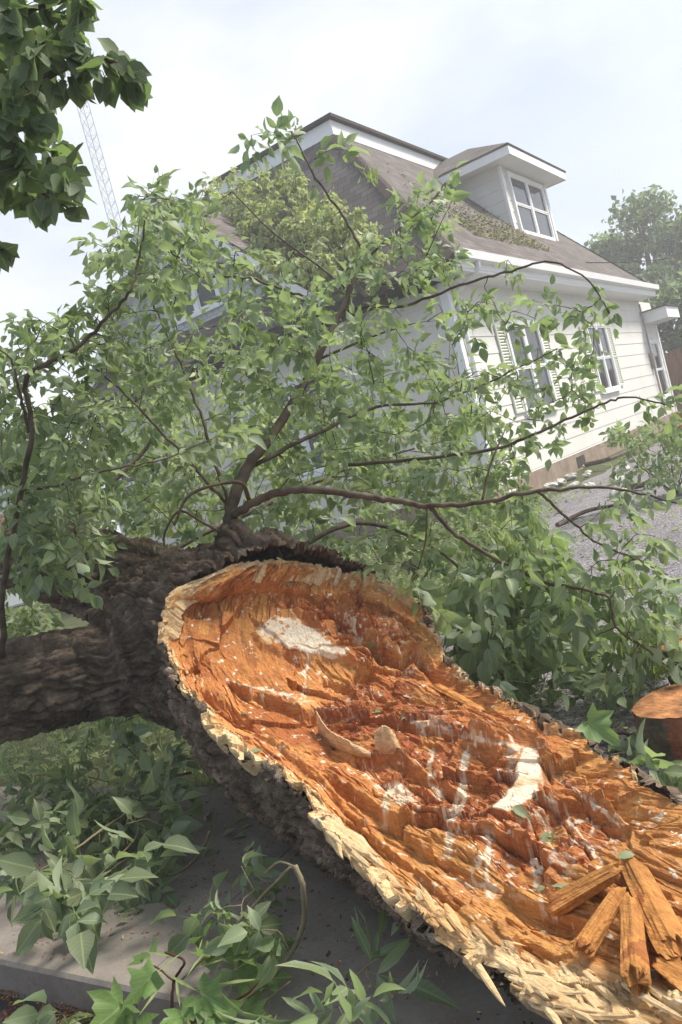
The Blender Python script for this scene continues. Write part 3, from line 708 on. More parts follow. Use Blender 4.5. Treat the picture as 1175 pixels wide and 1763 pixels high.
# eaves: right side white gutter + soffit, front dark bare edge
prof = [(-.50, 3.84), (-.62, 3.86), (-.64, 3.99), (-.61, 3.99), (-.60, 3.90), (-.515, 3.88), (-.515, 4.0), (-.50, 4.0)]
b = MB(); b.prism(prof, 'x', -.45, 13.25); b.build('gutter', m_white, house)
b = MB(); b.box(-.45, 13.2, -.49, 0.0, 3.70, 3.74); b.box(-.45, 13.2, -.5, -.47, 3.741, 3.9); b.build('soffit', m_white, house)
b = MB(); b.box(-.5, -.46, -.42, 9.1, 3.72, 3.9); b.box(-.455, -.03, -.42, 9.1, 3.76, 3.79)
for y in np.arange(-.2, 9, .6): b.box(-.45, 0, y, y + .05, 3.66, 3.755)
b.build('front_eave', m_dark, house)
b = MB(); b.add(*tube(spline([(-.56, -.45, 3.86), (-.56, .6, 3.83), (-.6, 1.4, 3.72), (-.58, 2.3, 3.8), (-.62, 3.4, 3.66), (-.58, 4.6, 3.8), (-.6, 6.2, 3.7)], 8), .045, 7)); b.build('loose_eave_edge', m_dark, house)
# small flat canopy at the far end
cn = empty('box_canopy', (0, 0, 0)); cn.parent = house
b = MB(); b.box(13.0, 14.75, -.72, .0, 3.02, 3.34); b.build('fascia', m_white, cn)
b = MB(); b.box(12.95, 14.8, -.77, .03, 3.345, 3.375); b.build('top', m_shing, cn)
# windows
def window(x0, x1, z0, z1, place, par, halves=2, shut=0, wall='window'):
    w = empty(wall); w.parent = par
    def bx(b, xa, xb, za, zb, o0, o1):
        V = [place(x, o, z) for o in (o0, o1) for x, z in ((xa, za), (xb, za), (xb, zb), (xa, zb))]
        b.add(V, [(0, 1, 2, 3), (7, 6, 5, 4), (0, 4, 5, 1), (1, 5, 6, 2), (2, 6, 7, 3), (3, 7, 4, 0)])
    f = MB(); t_ = .085
    bx(f, x0 - t_, x0, z0 - t_, z1 + t_, 0, .068); bx(f, x1, x1 + t_, z0 - t_, z1 + t_, 0, .068)
    bx(f, x0, x1, z1, z1 + t_, 0, .068); bx(f, x0 - .02, x1 + .02, z0 - t_ - .012, z0 - .002, 0, .085)
    dx = (x1 - x0) / halves
    for k in range(1, halves): bx(f, x0 + k * dx - .055, x0 + k * dx + .055, z0, z1, 0, .064)
    f.build('frame', m_white, w)
    for k in range(halves):
        a, c_ = x0 + k * dx + (.055 if k else 0), x0 + (k + 1) * dx - (.055 if k < halves - 1 else 0)
        zm = (z0 + z1) / 2
        for za, zb_, o in ((zm, z1, .034), (z0, zm, .026)):
            s = MB(); e = .035
            bx(s, a, a + e, za, zb_, .004, o + .022); bx(s, c_ - e, c_, za, zb_, .004, o + .022); bx(s, a + e, c_ - e, zb_ - e, zb_, .004, o + .022); bx(s, a + e, c_ - e, za, za + e, .004, o + .022)
            so_ = s.build('sash', m_white, w)
            g = MB(); bx(g, a + e, c_ - e, za + e, zb_ - e, .006, .024); g.build('pane', m_glass, w)
    if shut:
        for xa in (x0 - t_ - .02 - shut, x1 + t_ + .02):
            s = MB(); xb = xa + shut; r = .05
            bx(s, xa, xa + r, z0, z1, .018, .05); bx(s, xb - r, xb, z0, z1, .018, .05)
            for z in (z0, z1 - r, (z0 + z1) / 2 - r / 2): bx(s, xa + r, xb - r, z, z + r, .018, .05)
            z = z0 + r
            while z < z1 - r:
                V = [place(xa + r, .046, z), place(xb - r, .046, z), place(xb - r, .02, z + .05), place(xa + r, .02, z + .05)]
                s.add(V + [tuple(np.array(v) + np.array(place(0, -.008, 0))) for v in V], [(0, 1, 2, 3), (7, 6, 5, 4), (0, 4, 5, 1), (2, 6, 7, 3)]); z += .055
            s.build('shutter', m_shut, w)
    return w
window(2.1, 3.75, 1.36, 2.98, pr, house, 2, .42)
window(7.15, 8.65, 1.42, 2.95, pr, house, 2, .42)
window(13.1, 14.0, .85, 2.45, pr, house, 1, 0)
window(7.6, 8.5, 1.3, 2.9, pf, house, 1, .4); window(2.6, 4.3, 1.3, 2.95, pf, house, 2, .4); 
# meter box with pipe at the far end
b = MB(); b.box(12.75, 12.95, -.12, -.02, 1.7, 2.15); b.tube([(12.85, -.07, .3), (12.85, -.07, 3.6)], .025, 7); b.build('meter_box', simple('weathered metal', (.25, .22, .2), (.35, .3, .28), 8), house)
# dormer on the right slope (front at y = .8, faces -y)
dm = empty('dormer'); dm.parent = house
dy, dx0, dx1, dz = .8, 6.42, 9.5, 7.0
rz = lambda y: EZ + (y + .5) * (4.01 / 3.3)
pd = lambda x, o, z: (x, dy - o, z)
siding('dormer_front', [(dx0, 5.2), (dx1, 5.2), (dx1, dz), (dx0, dz)], pd, m_sideb, dm, .27)
ptop = dy + (dz - rz(dy)) / (4.01 / 3.3)
for xx, sg in ((dx0, 1), (dx1, -1)):
    place = (lambda xx, sg: (lambda x, o, z: (xx - sg * o, x, z)))(xx, sg)
    siding('dormer_side', [(dy, rz(dy) - .05), (ptop, dz - .05), (ptop, dz), (dy, dz)], place, m_side if sg > 0 else m_sideb, dm, .27)
b = MB(); b.box(dx0 + .03, dx1 - .03, dy + .03, ptop + .3, 5.3, dz - .02); b.build('dormer_core', m_sideb, dm)
for xa in (dx0 - .03, dx1 - .1): b = MB(); b.box(xa, xa + .13, dy - .035, dy + .03, 5.3, dz - .02); b.build('corner_board', m_white, dm)
window(6.85, 9.1, 5.5, 6.82, pd, dm, 2, 0)
ov = .45; x0, x1, y0 = dx0 - ov, dx1 + ov, dy - ov
b = MB(); b.box(x0 + .02, x1 - .02, y0 + .02, ptop + .75, dz - .0, dz + .04)
b.build('dormer_soffit', m_white, dm)
b = MB(); yb = 3.0
b.box(x0 - .03, x1 + .03, y0 - .03, y0, dz - .02, dz + .2); b.box(x0 - .03, x0, y0, yb, dz - .02, dz + .2); b.box(x1, x1 + .03, y0, yb, dz - .02, dz + .2)
b.build('dormer_fascia', m_white, dm)
zt, rr_ = dz + .21, dz + .21 + .95; xm = (x0 + x1) / 2; ya = y0 + 1.6
x0 -= .06; x1 += .06; y0 -= .06
dr = roofpoly('dormer_roof', [(x0, y0, zt), (x1, y0, zt), (xm, ya, rr_)], par=dm, th=.05)
roofpoly('dormer_roof_slope', [(x0, yb + .2, zt), (x0, y0, zt), (xm, ya, rr_), (xm, yb + .2, rr_)], par=dm, th=.05)
roofpoly('dormer_roof_slope', [(x1, y0, zt), (x1, yb + .2, zt), (xm, yb + .2, rr_), (xm, ya, rr_)], par=dm, th=.05)
# front gable with scalloped shingles
gb = empty('front_gable'); gb.parent = house
gy, gzp, gx = 5.3, 7.15, .12
m_scal, t, b_ = mat('scalloped shingle paint', (.5, .53, .54), .7)
vo = t.nodes.new('ShaderNodeTexBrick'); uvn = t.nodes.new('ShaderNodeUVMap').outputs[0]; t.links.new(uvn, vo.inputs['Vector']); vo.inputs['Scale'].default_value = 1.
vo.inputs['Brick Width'].default_value = .16; vo.inputs['Row Height'].default_value = .14; vo.inputs['Mortar Size'].default_value = .008
vo.inputs['Color1'].default_value = (.5, .53, .54, 1); vo.inputs['Color2'].default_value = (.56, .58, .58, 1); vo.inputs['Mortar'].default_value = (.3, .31, .32, 1)
t.links.new(vo.outputs[0], b_.inputs['Base Color']); bump(t, b_, vo.outputs['Fac'], -.6, .02)
hw = 3.15
V = [(gx, gy - hw, gzp - hw * .96), (gx, gy + hw, gzp - hw * .96), (gx, gy, gzp), (gx + .1, gy - hw, gzp - hw * .96), (gx + .1, gy + hw, gzp - hw * .96), (gx + .1, gy, gzp)]
mesh('gable_wall', V, [(0, 2, 1), (3, 4, 5), (0, 1, 4, 3), (1, 2, 5, 4), (2, 0, 3, 5)], m_scal, gb, uv=[(v[1], v[2]) for v in V])
pg = lambda x, o, z: (gx - o, x, z)
window(4.62, 5.75, 4.95, 6.05, pg, gb, 2, 0)
for sgn in (-1, 1):
    ex = hw + .35; dz_ = ex * .96; f0 = gx - .5
    P = [(f0, gy + sgn * ex, gzp - dz_ + .14), (2.6, gy + sgn * ex, gzp - dz_ + .14), (2.6, gy, gzp + .14), (f0, gy, gzp + .14)]
    if sgn < 0:
        P = [(f0, gy - ex, gzp - dz_ + .14), (.3, gy - ex, gzp - dz_ + .14), (2.6, gy, gzp + .14), (f0, gy, gzp + .14)]
    roofpoly('gable_roof', P, par=gb, th=.06)
    # rake board + boarded soffit under the overhang
    r = MB(); z1 = gzp + .07; q = [(gy, z1), (gy + sgn * ex, z1 - dz_), (gy + sgn * ex, z1 - dz_ - .22), (gy, z1 - .24)]
    r.prism(q, 'x', f0 - .03, f0); r.build('rake_board', m_white, gb)
    r = MB(); n_ = 22
    for k in range(n_):
        a, c_ = k / n_, (k + .93) / n_
        r.slab([(f0 + .001, gy + sgn * ex * a, gzp + .0 - dz_ * a), (gx - .002, gy + sgn * ex * a, gzp + .0 - dz_ * a), (gx - .002, gy + sgn * ex * c_, gzp - dz_ * c_), (f0 + .001, gy + sgn * ex * c_, gzp - dz_ * c_)], .02)
    r.build('rake_soffit', m_white, gb)
    r = MB(); q = [(gy, gzp - .02), (gy + sgn * (hw), gzp - hw * .96 - .02), (gy + sgn * hw, gzp - hw * .96 - .2), (gy, gzp - .22)]
    r.prism(q, 'x', gx - .03, gx - .003); r.build('frieze_board', m_white, gb)

# ------------------------------------------------------------------ neighbouring garage, fence, mast, wires
g2 = empty('garage', (-9.2, 21.5, .2), R_(20), label='small white garage with brown roof far left behind the leaves', cat='garage')
b = MB(); b.box(-2.6, 2.6, 0, 6, 0, 2.6); b.build('wall', m_side, g2)
b = MB(); b.prism([(-2.6, 2.6), (2.6, 2.6), (0, 4.3)], 'y', .02, 6); b.build('gable', m_white, g2)
for s_ in (-1, 1): roofpoly('roof', [(s_ * 3.0, -.4, 2.4), (s_ * 3.0, 6.4, 2.4), (0, 6.4, 4.42), (0, -.4, 4.42)], par=g2)
b = MB(); b.box(-1.5, 1.5, -.04, -.002, .05, 2.2)
for z in (.6, 1.15, 1.7): b.box(-1.45, 1.45, -.055, -.042, z, z + .03)
b.build('door', m_white, g2)
m_fence = simple('brown fence boards', (.12, .06, .035), (.22, .12, .075), 3, .85, .4, .01, sc=(3, 3, .4))
fe = empty('board_fence', (0, 0, 0), label='brown vertical board fence beyond the far end of the house', cat='fence')
f0_, f1_ = at(1118, 650, 27), at(1330, 560, 25)
n_ = 44; pb = MB()
for k in range(n_):
    a = f0_ + (f1_ - f0_) * k / n_; c_ = f0_ + (f1_ - f0_) * (k + .94) / n_; d = unit(np.array([c_[0] - a[0], c_[1] - a[1], 0])); nn = np.array([-d[1], d[0], 0]) * .02
    h_ = 2.35 + .03 * rng.random()
    V = [np.array([p[0], p[1], z]) + s_ * nn for z in (0, h_) for s_ in (-1, 1) for p in (a, c_)]
    pb.add(V, [(0, 1, 5, 4), (2, 6, 7, 3), (4, 5, 7, 6), (0, 4, 6, 2), (1, 3, 7, 5)])
pb.build('board_panel', m_fence, fe)
for k in range(6):
    a = f0_ + (f1_ - f0_) * k / 5; p_ = MB(); p_.box(a[0] - .06, a[0] + .06, a[1] + .05, a[1] + .17, 0, 2.3); p_.build('post', m_fence, fe)
m_steel = simple('galvanised steel', (.36, .37, .38), (.46, .47, .48), 3, .5)
mast = empty('lattice_mast', (-10.2, 60, 0), label='tall thin grey lattice radio mast far behind on the left', cat='mast')
mb_ = MB(); wv_ = .48; Hm = 46
cs = [(wv_ * math.cos(a), wv_ * math.sin(a)) for a in (R_(100), R_(220), R_(340))]
for x, y in cs:
    q = MB(); q.tube([(x, y, 0), (x, y, Hm)], .032, 5); q.build('leg', m_steel, mast)
z = 0; k_ = 0
while z < Hm - 1:
    for i_ in range(3):
        a, c_ = cs[i_], cs[(i_ + 1) % 3]
        mb_.tube([(a[0], a[1], z), (c_[0], c_[1], z + .8)], .02, 3); mb_.tube([(a[0], a[1], z + .8), (c_[0], c_[1], z + .8)], .016, 3)
    z += .8
mb_.build('bracing', m_steel, mast)
for (p, q) in (((1010, 452, 17.5), (1300, 400, 30)), ((1120, 516, 16), (1330, 470, 34))):
    a, c_ = at(*p), at(*q); tt_ = np.linspace(0, 1, 14)[:, None]; P = a * (1 - tt_) + c_ * tt_; P[:, 2] -= 1.2 * (tt_[:, 0] * (1 - tt_[:, 0]))
    b = MB(); b.tube(P, .012, 4)
    b.build('overhead_wire', m_dark, label='upper overhead wire crossing in front of the far tree' if p[1] < 500 else 'lower overhead wire running right from above the box canopy', cat='wire')
b = MB(); P = spline([(.22, -.56, 3.86), (.22, -.5, 3.72), (.22, -.1, 3.5), (.22, -.07, 3.3), (.22, -.07, .35), (.22, -.22, .12)], 5); b.tube(P, .042, 8); b.build('downspout', m_white, house, smooth=True)
# ------------------------------------------------------------------ foliage
def tmpl(us, ws, rows=True):
    V = [(0, 0)]; F = []
    for u, w in zip(us, ws): V += [(u, -w), (u, 0), (u, w)]
    V.append((1, 0)); n = len(us)
    F += [(0, 1, 2), (0, 2, 3)]
    q = []
    for i in range(n - 1):
        a = 1 + 3 * i; q += [(a, a + 3, a + 4, a + 1), (a + 1, a + 4, a + 5, a + 2)]
    a = 1 + 3 * (n - 1); e = len(V) - 1; F += [(a, e, a + 1), (a + 1, e, a + 2)]
    return np.array(V, float), np.array(F), np.array(q).reshape(-1, 4)
KIND = {'ash': tmpl([.16, .38, .62, .84], [.17, .27, .225, .09]), 'heart': tmpl([.06, .3, .58, .84], [.3, .43, .36, .15]), 'lance': tmpl([.2, .45, .75], [.10, .135, .08]),
        'key': tmpl([.4, .8], [.05, .09]), 'far': tmpl([.45], [.26]), 'rachis': tmpl([.5], [.012])}
def maple():
    ang = np.radians([-150, -118, -100, -82, -66, -52, -38, -24, -12, 0, 12, 24, 38, 52, 66, 82, 100, 118, 150])
    rad = [.30, .62, .42, .52, .86, .56, .60, .52, .82, 1.0, .82, .52, .60, .56, .86, .52, .42, .62, .30]
    V = [(.0, 0)] + [(r * math.cos(a) * .62 + .38 * (r > .0), r * math.sin(a) * .62) for a, r in zip(ang, rad)]
    V[0] = (.34, 0); V.append((.30, 0))
    k = len(ang); F = [(0, i, i + 1) for i in range(1, k)]
    F += [(0, k, k + 1), (0, k + 1, 1)]
    return np.array(V, float), np.array(F), np.zeros((0, 4), int)
KIND['maple'] = maple()
class Leaves:
    def __init__(s): s.d = {k: [] for k in KIND}
    def add(s, kind, P, X, Z, size, curl, col, wf=1.0): s.d[kind].append((*P, *X, *Z, size, curl, *col, wf))
    def count(s): return sum(len(v) for v in s.d.values())
    def build(s, name, m, parent, off, **k):
        AV, AT, AQ, AC, AU, base = [], [], [], [], [], 0
        for kd, rows in s.d.items():
            if not rows: continue
            D = np.array(rows); n = len(D); T, Ft, Fq = KIND[kd]; kk = len(T)
            P, X, Z = D[:, 0:3], unit(D[:, 3:6]), D[:, 6:9]; Y = unit(np.cross(Z, X)); Z = np.cross(X, Y)
            sz, cu, col, wf = D[:, 9], D[:, 10], D[:, 11:14], D[:, 14]
            x = T[:, 0][None] * np.ones((n, 1)); y = T[:, 1][None] * wf[:, None]
            z = -cu[:, None] * x ** 2 + (.22 if kd == 'heart' else .5) * np.abs(y) * (.5 + rng.random((n, 1))) + (.035 * np.sin(x * 9 + rng.random((n, 1)) * 6) * np.sign(y) if kd not in ('far', 'key', 'rachis') else 0)
            if kd == 'maple': z = z * .6 + .06 * rng.standard_normal((n, kk))
            V = P[:, None] + sz[:, None, None] * (X[:, None] * x[..., None] + Y[:, None] * y[..., None] + Z[:, None] * z[..., None])
            AV.append(V.reshape(-1, 3)); o = base + np.arange(n)[:, None, None] * kk
            AT.append((Ft[None] + o).reshape(-1, 3))
            if len(Fq): AQ.append((Fq[None] + o).reshape(-1, 4))
            AC.append(np.repeat(np.hstack([col, np.ones((n, 1))]), kk, 0)); AU.append(np.tile(np.stack([T[:, 0], T[:, 1] * 2, T[:, 0] * 0], -1), (n, 1))); base += n * kk
        F = [np.vstack(AT)] + ([np.vstack(AQ)] if AQ else [])
        return mesh(name, np.vstack(AV) - np.asarray(off), F, m, parent, smooth=True, attrs={'Col': ('FLOAT_COLOR', np.vstack(AC)), 'luv': ('FLOAT_VECTOR', np.vstack(AU))}, **k)
def rn(s=1.0): return rng.standard_normal(3) * s
def green(bright=1.0, yel=0.0):
    v = bright * (.84 + .62 * rng.random()); w = rng.random() * .5 + yel
    g = .5 + .5 * rng.random(); return (v * (.14 + .08 * w + .05 * g), v * (.205 + .05 * w + .04 * g), v * (.085 + .005 * w + .07 * g))
def comp(lv, pos, d, L_, ls, pairs, kind='ash', up=.55, bright=1.0, yel=0., droop=.35):
    """a compound leaf: rachis, opposite leaflets and a terminal one"""
    d = unit(d + np.array([0, 0, -droop]) + rn(.25)); n = unit(np.array([0, 0, up]) + rn(.8) + np.array([0, -.25, 0])); n = unit(n - d * (n @ d)); y = np.cross(n, d)
    br = bright * (.85 + .3 * rng.random()); cu = .12 + .3 * rng.random()
    lv.add('rachis', pos, d, n, L_ * 1.02, 0., (.16, .22, .07))
    for k in range(pairs):
        f = .35 + .6 * k / max(pairs, 1)
        for sd_ in (-1, 1):
            if rng.random() < .06: continue
            a = R_(38 + 30 * rng.random()); x = unit(d * math.cos(a) + y * sd_ * math.sin(a) + np.array([0, 0, -.3 * droop]) + rn(.14))
            lv.add(kind, pos + d * L_ * f, x, unit(n + rn(.4)), ls * (.75 + .4 * rng.random()), cu + .2 * rng.standard_normal(), green(br, yel), .85 + .3 * rng.random())
    lv.add(kind, pos + d * L_, unit(d + np.array([0, 0, -.3 * droop]) + rn(.12)), unit(n + rn(.3)), ls * (.95 + .35 * rng.random()), cu, green(br, yel), .9 + .3 * rng.random())
class Bush:
    """branches with twigs and leaves, one owner per main branch"""
    def __init__(s): s.pos = []; s.own = []; s.br = []; s.lv = []; s.tw = []
    def branch(s, P, r0, r1, pts=None, wob=.006):
        r0 *= .7; r1 *= .85
        Q = spline(P, 7) if pts is None else P; Q = np.array(Q, float); Q[1:-1] += rng.standard_normal((len(Q) - 2, 3)) * wob * .5
        o = len(s.br); s.br.append((Q, np.linspace(r0, r1, len(Q)))); s.lv.append(Leaves()); s.tw.append(MB())
        s.pos += list(Q[2:]); s.own += [o] * (len(Q) - 2); return o
    def sub(s, o, P, r0, r1):
        Q = spline(P, 6); s.tw[o].tube(Q, np.linspace(r0, r1, len(Q)), 6); s.pos += list(Q[1:]); s.own += [o] * (len(Q) - 1)
    def fill(s, tips, owners, ls=(.08, .12), L_=(.1, .2), pairs=(1, 2), kind='ash', maxd=1.6, bright=1., yel=0., per=2, droop=.35, rt=.0022, simple_=False):
        tips = np.array(tips); ok = np.array([o in owners for o in s.own]); base = np.array(s.pos)[ok]
        dd = np.array([np.min(np.linalg.norm(base - t_, axis=1)) for t_ in tips])
        pos = np.array(s.pos); own = np.array(s.own)
        for ti in np.argsort(dd):
            tip = tips[ti]; d = np.linalg.norm(pos - tip, axis=1) + np.where(np.isin(own, owners), 0, 9); k = int(np.argmin(d))
            if d[k] > maxd: continue
            a = pos[k]; o = int(own[k]); ln = np.linalg.norm(tip - a)
            if ln < .02: continue
            md = (a + tip) / 2 + rn(.1 * ln) + np.array([0, 0, .10 * ln]); q1 = a * .56 + md * .55 - a * .11
            Q = spline([a, q1, md, tip], 2); s.tw[o].tube(Q, np.linspace(rt + .006 * ln, rt * .6, len(Q)), 4)
            pos = np.vstack([pos, Q[2:]]); own = np.concatenate([own, np.full(len(Q) - 2, o)])
            dr = unit(Q[-1] - Q[-3])
            for f in range(len(Q) - 1, 1, -1):
                if f < len(Q) - 1 and (rng.random() < .35 or f * ln / len(Q) < .05): continue
                for g in range(per if f < len(Q) - 1 else per + 1):
                    sd_ = unit(np.cross(dr, rn())); dir_ = unit(dr * .6 + sd_ * (.9 if g or f < len(Q) - 1 else .1))
                    if simple_: s.lv[o].add(kind, Q[f], unit(dir_ + np.array([0, 0, -droop])), unit(np.array([0, -.2, .5]) + rn(.6)), rng.uniform(*ls), .2 * rng.random(), green(bright, yel), .8 + .4 * rng.random())
                    else: comp(s.lv[o], Q[f], dir_, rng.uniform(*L_), rng.uniform(*ls), int(rng.integers(pairs[0], pairs[1] + 1)), kind, bright=bright, yel=yel, droop=droop)
        s.pos, s.own = list(pos), list(own)
    def finish(s, kind='ash', ls=(.045, .085), simple_=False, bright=1., yel=0.):
        for o, (Q, r) in enumerate(s.br):
            for q, d in ((Q[-1], Q[-1] - Q[-3]), (Q[-3], Q[-1] - Q[-3]), (Q[-5], Q[-3] - Q[-5]), (Q[-7], Q[-5] - Q[-7])):
                for g in range(2):
                    dd = unit(unit(d) + rn(.5))
                    if simple_: s.lv[o].add(kind, q, dd, unit(np.array([0, -.2, .6]) + rn(.5)), rng.uniform(*ls), .2, green(bright, yel), 1.)
                    else: comp(s.lv[o], q, dd, .08, rng.uniform(*ls), 1, kind, bright=bright, yel=yel)
    def build(s, parent, off, mt=None, ml=None, name='branch', sides=9, only=None):
        mt = mt or m_twig; ml = ml or m_leaf
        for o, (Q, r) in enumerate(s.br):
            b = MB(); b.add(*tube(Q - off, r, sides, .12)); 
            if s.tw[o].n: V = np.vstack(s.tw[o].V) - off; b.add(V, s.tw[o].F)
            bo = b.build(name, mt, parent, smooth=True)
            if s.lv[o].count(): s.lv[o].build('foliage', ml, bo, off)
def pick(poly, n, y0, y1, z=False, slope=None):
    P = np.array(poly, float); lo, hi = P.min(0), P.max(0); o = []
    while len(o) < n:
        q = lo + (hi - lo) * rng.random(2)
        if inpoly(np.array([q[0]]), np.array([q[1]]), poly)[0]:
            v = rng.uniform(y0, y1); o.append(atz(q[0], q[1], v) if z else at(q[0], q[1], v))
    return o
def A_(P): return [at(*p) for p in P]
def Z_(P): return [atz(*p) for p in P]
# --- crown of the fallen tree
B = Bush()
b0 = B.branch(A_([(402,945,4.15),(396,885,4.12),(430,800,4.2),(480,735,4.35),(540,632,4.55),(590,530,4.75),(628,438,4.9)]), .052, .016)
b0b = B.branch(A_([(628,438,4.9),(590,370,4.95),(544,307,5.0),(515,250,5.05),(501,227,5.05)]), .014, .004)
b0c = B.branch(A_([(622,455,4.88),(680,400,4.9),(740,350,4.95),(770,310,5.0)]), .014, .004)
b1 = B.branch(A_([(402,888,4.1),(450,858,4.05),(520,842,4.0),(600,850,3.95),(680,862,3.9),(740,870,3.85),(830,865,3.8),(930,845,3.7),(1050,840,3.65),(1175,868,3.6)]), .034, .005)
b2 = B.branch(A_([(735,868,3.85),(780,915,3.85),(850,960,3.8),(935,1000,3.75),(1042,1026,3.7),(1062,1080,3.65),(1130,1130,3.6),(1190,1185,3.6)]), .016, .004)
b3 = B.branch(A_([(925,846,3.72),(975,890,3.75),(1030,935,3.75),(1090,960,3.8),(1150,990,3.8)]), .011, .003)
b4 = B.branch(A_([(600,800,4.5),(720,790,4.4),(850,773,4.3),(943,738,4.2),(1035,697,4.1),(1086,684,4.05),(1160,700,4.0)]), .016, .004)
b5 = B.branch(A_([(585,535,4.75),(640,528,4.7),(702,525,4.6),(805,487,4.5),(881,466,4.4),(948,451,4.3),(1010,480,4.25),(1050,540,4.2)]), .014, .004)
b6 = B.branch(A_([(562,590,4.65),(537,523,4.6),(494,500,4.5),(441,482,4.4),(387,475,4.3),(344,477,4.3),(312,447,4.3),(280,420,4.3)]), .012, .004)
b7 = B.branch(A_([(398,880,4.12),(372,800,4.1),(345,710,4.15),(300,600,4.3),(262,520,4.4),(240,430,4.4)]), .014, .004)
b8 = B.branch(A_([(392,870,4.12),(330,800,4.0),(270,735,3.95),(195,660,3.95),(120,600,4.0)]), .013, .004)
b9 = B.branch(A_([(440,800,4.25),(560,740,4.6),(650,700,4.8),(760,690,4.9),(880,640,4.9),(960,600,4.8)]), .018, .004)
b10 = B.branch(A_([(5,1130,3.9),(8,1000,3.75),(30,880,3.6),(55,740,3.5),(47,650,3.45),(130,600,3.45),(180,550,3.45),(225,500,3.45),(238,450,3.5),(250,380,3.5)]), .022, .004)
b11 = B.branch(A_([(50,745,3.5),(35,680,3.45),(18,620,3.4),(-20,590,3.4)]), .011, .003)
b12 = B.branch(A_([(30,845,3.6),(100,835,3.6),(180,810,3.65),(280,790,3.7),(400,740,3.8)]), .009, .003)
b13 = B.branch(A_([(490,960,4.25),(610,900,4.5),(720,930,4.6),(820,1000,4.5),(900,1070,4.3),(960,1120,4.2)]), .02, .004)
b14 = B.branch(A_([(100,970,5.2),(180,850,5.4),(260,760,5.6),(330,640,5.8),(420,560,5.9)]), .03, .006)
b15 = B.branch(A_([(180,1010,5.0),(330,930,5.4),(480,860,5.8),(620,800,6.0),(760,760,6.1)]), .03, .006)
B.sub(b0, A_([(545,620,4.6),(640,580,4.7),(700,560,4.75)]), .009, .004); B.sub(b0, A_([(600,500,4.8),(545,455,4.85),(470,400,4.9),(400,330,4.9)]), .008, .003)
B.sub(b1, A_([(735,872,3.85),(733,930,3.9),(720,980,3.95)]), .006, .003); B.sub(b1, A_([(830,865,3.8),(845,800,3.85),(870,740,3.9)]), .007, .003)
B.sub(b1, A_([(430,862,4.08),(410,830,4.0),(330,850,3.9),(300,905,3.9)]), .012, .006)
B.sub(b0, A_([(405,930,4.1),(350,900,4.0),(310,880,3.95),(285,915,3.95),(283,940,3.95)]), .008, .005)
core = [(150,640),(330,560),(560,540),(760,560),(830,650),(900,800),(920,900),(860,1000),(740,1000),(560,950),(480,915),(300,935),(120,900)]
allb = list(range(16))
ls_ = dict(ls=(.035, .08), L_=(.05, .13), pairs=(1, 2), per=1)
B.fill(pick(core, 225, 4.0, 5.0), [b0, b1, b4, b6, b7, b8, b9, b12, b13], **ls_)
B.fill(pick(core, 170, 5.0, 6.3), [b9, b13, b14, b15], yel=.15, **ls_)
B.fill(pick([(150,480),(215,310),(330,340),(420,430),(560,480),(640,430),(700,330),(780,330),(810,430),(760,560),(330,560),(150,640)], 110, 4.1, 5.1), [b0, b0b, b0c, b5, b6, b7, b8, b10], **ls_)
B.fill(pick([(160,420),(215,300),(300,330),(360,390),(330,470),(250,520)], 36, 3.6, 4.4), [b7, b10, b6], **ls_)
B.fill(pick([(780,450),(950,450),(1040,500),(1060,600),(1060,690),(980,740),(900,800),(800,600)], 40, 4.0, 4.8), [b4, b5, b9, b1], **ls_)
B.fill(pick([(720,960),(880,870),(960,900),(1175,1040),(1175,1160),(1060,1140),(900,1140),(820,1170),(750,1080)], 60, 3.65, 4.3), [b1, b2, b3, b13], per=1, ls=(.06, .115), L_=(.1, .18), pairs=(1, 2), droop=.8)
B.fill(pick([(960,880),(1080,860),(1190,960),(1190,1170),(1080,1160),(980,1060)], 24, 3.6, 4.2), [b1, b2, b3], per=1, ls=(.05, .1), L_=(.08, .15), pairs=(1, 2), droop=.9)
B.fill(pick([(740,960),(880,900),(930,1000),(940,1130),(820,1170),(760,1080)], 55, 4.1, 4.9), [b2, b13, b1], per=1, ls=(.06, .11), droop=.6)
B.fill(pick([(420,260),(440,200),(560,215),(600,260),(560,330),(470,290)], 8, 5.0, 5.1), [b0b], per=1, ls=(.07, .11), L_=(.06, .1), pairs=(1, 1))
B.fill(pick([(0,570),(110,520),(200,470),(240,540),(200,700),(180,930),(0,930)], 125, 3.4, 4.3), [b10, b11, b12, b8], ls=(.04, .07), L_=(.05, .11), pairs=(1, 2), per=1, bright=.8)
B.fill(pick([(0,700),(120,760),(170,950),(120,1010),(0,960)], 36, 3.5, 4.6), [b10, b12], per=1, ls=(.06, .11))
B.fill(pick([(80,700),(450,640),(560,900),(300,940),(60,930)], 130, 6.0, 7.4), [b14, b15], per=1, ls=(.06, .1), yel=.6, bright=1.15, maxd=2.6)
B.fill(pick([(560,700),(860,640),(900,900),(760,960),(560,900)], 80, 5.6, 6.8), [b14, b15], per=1, ls=(.06, .1), yel=.3, maxd=2.6)
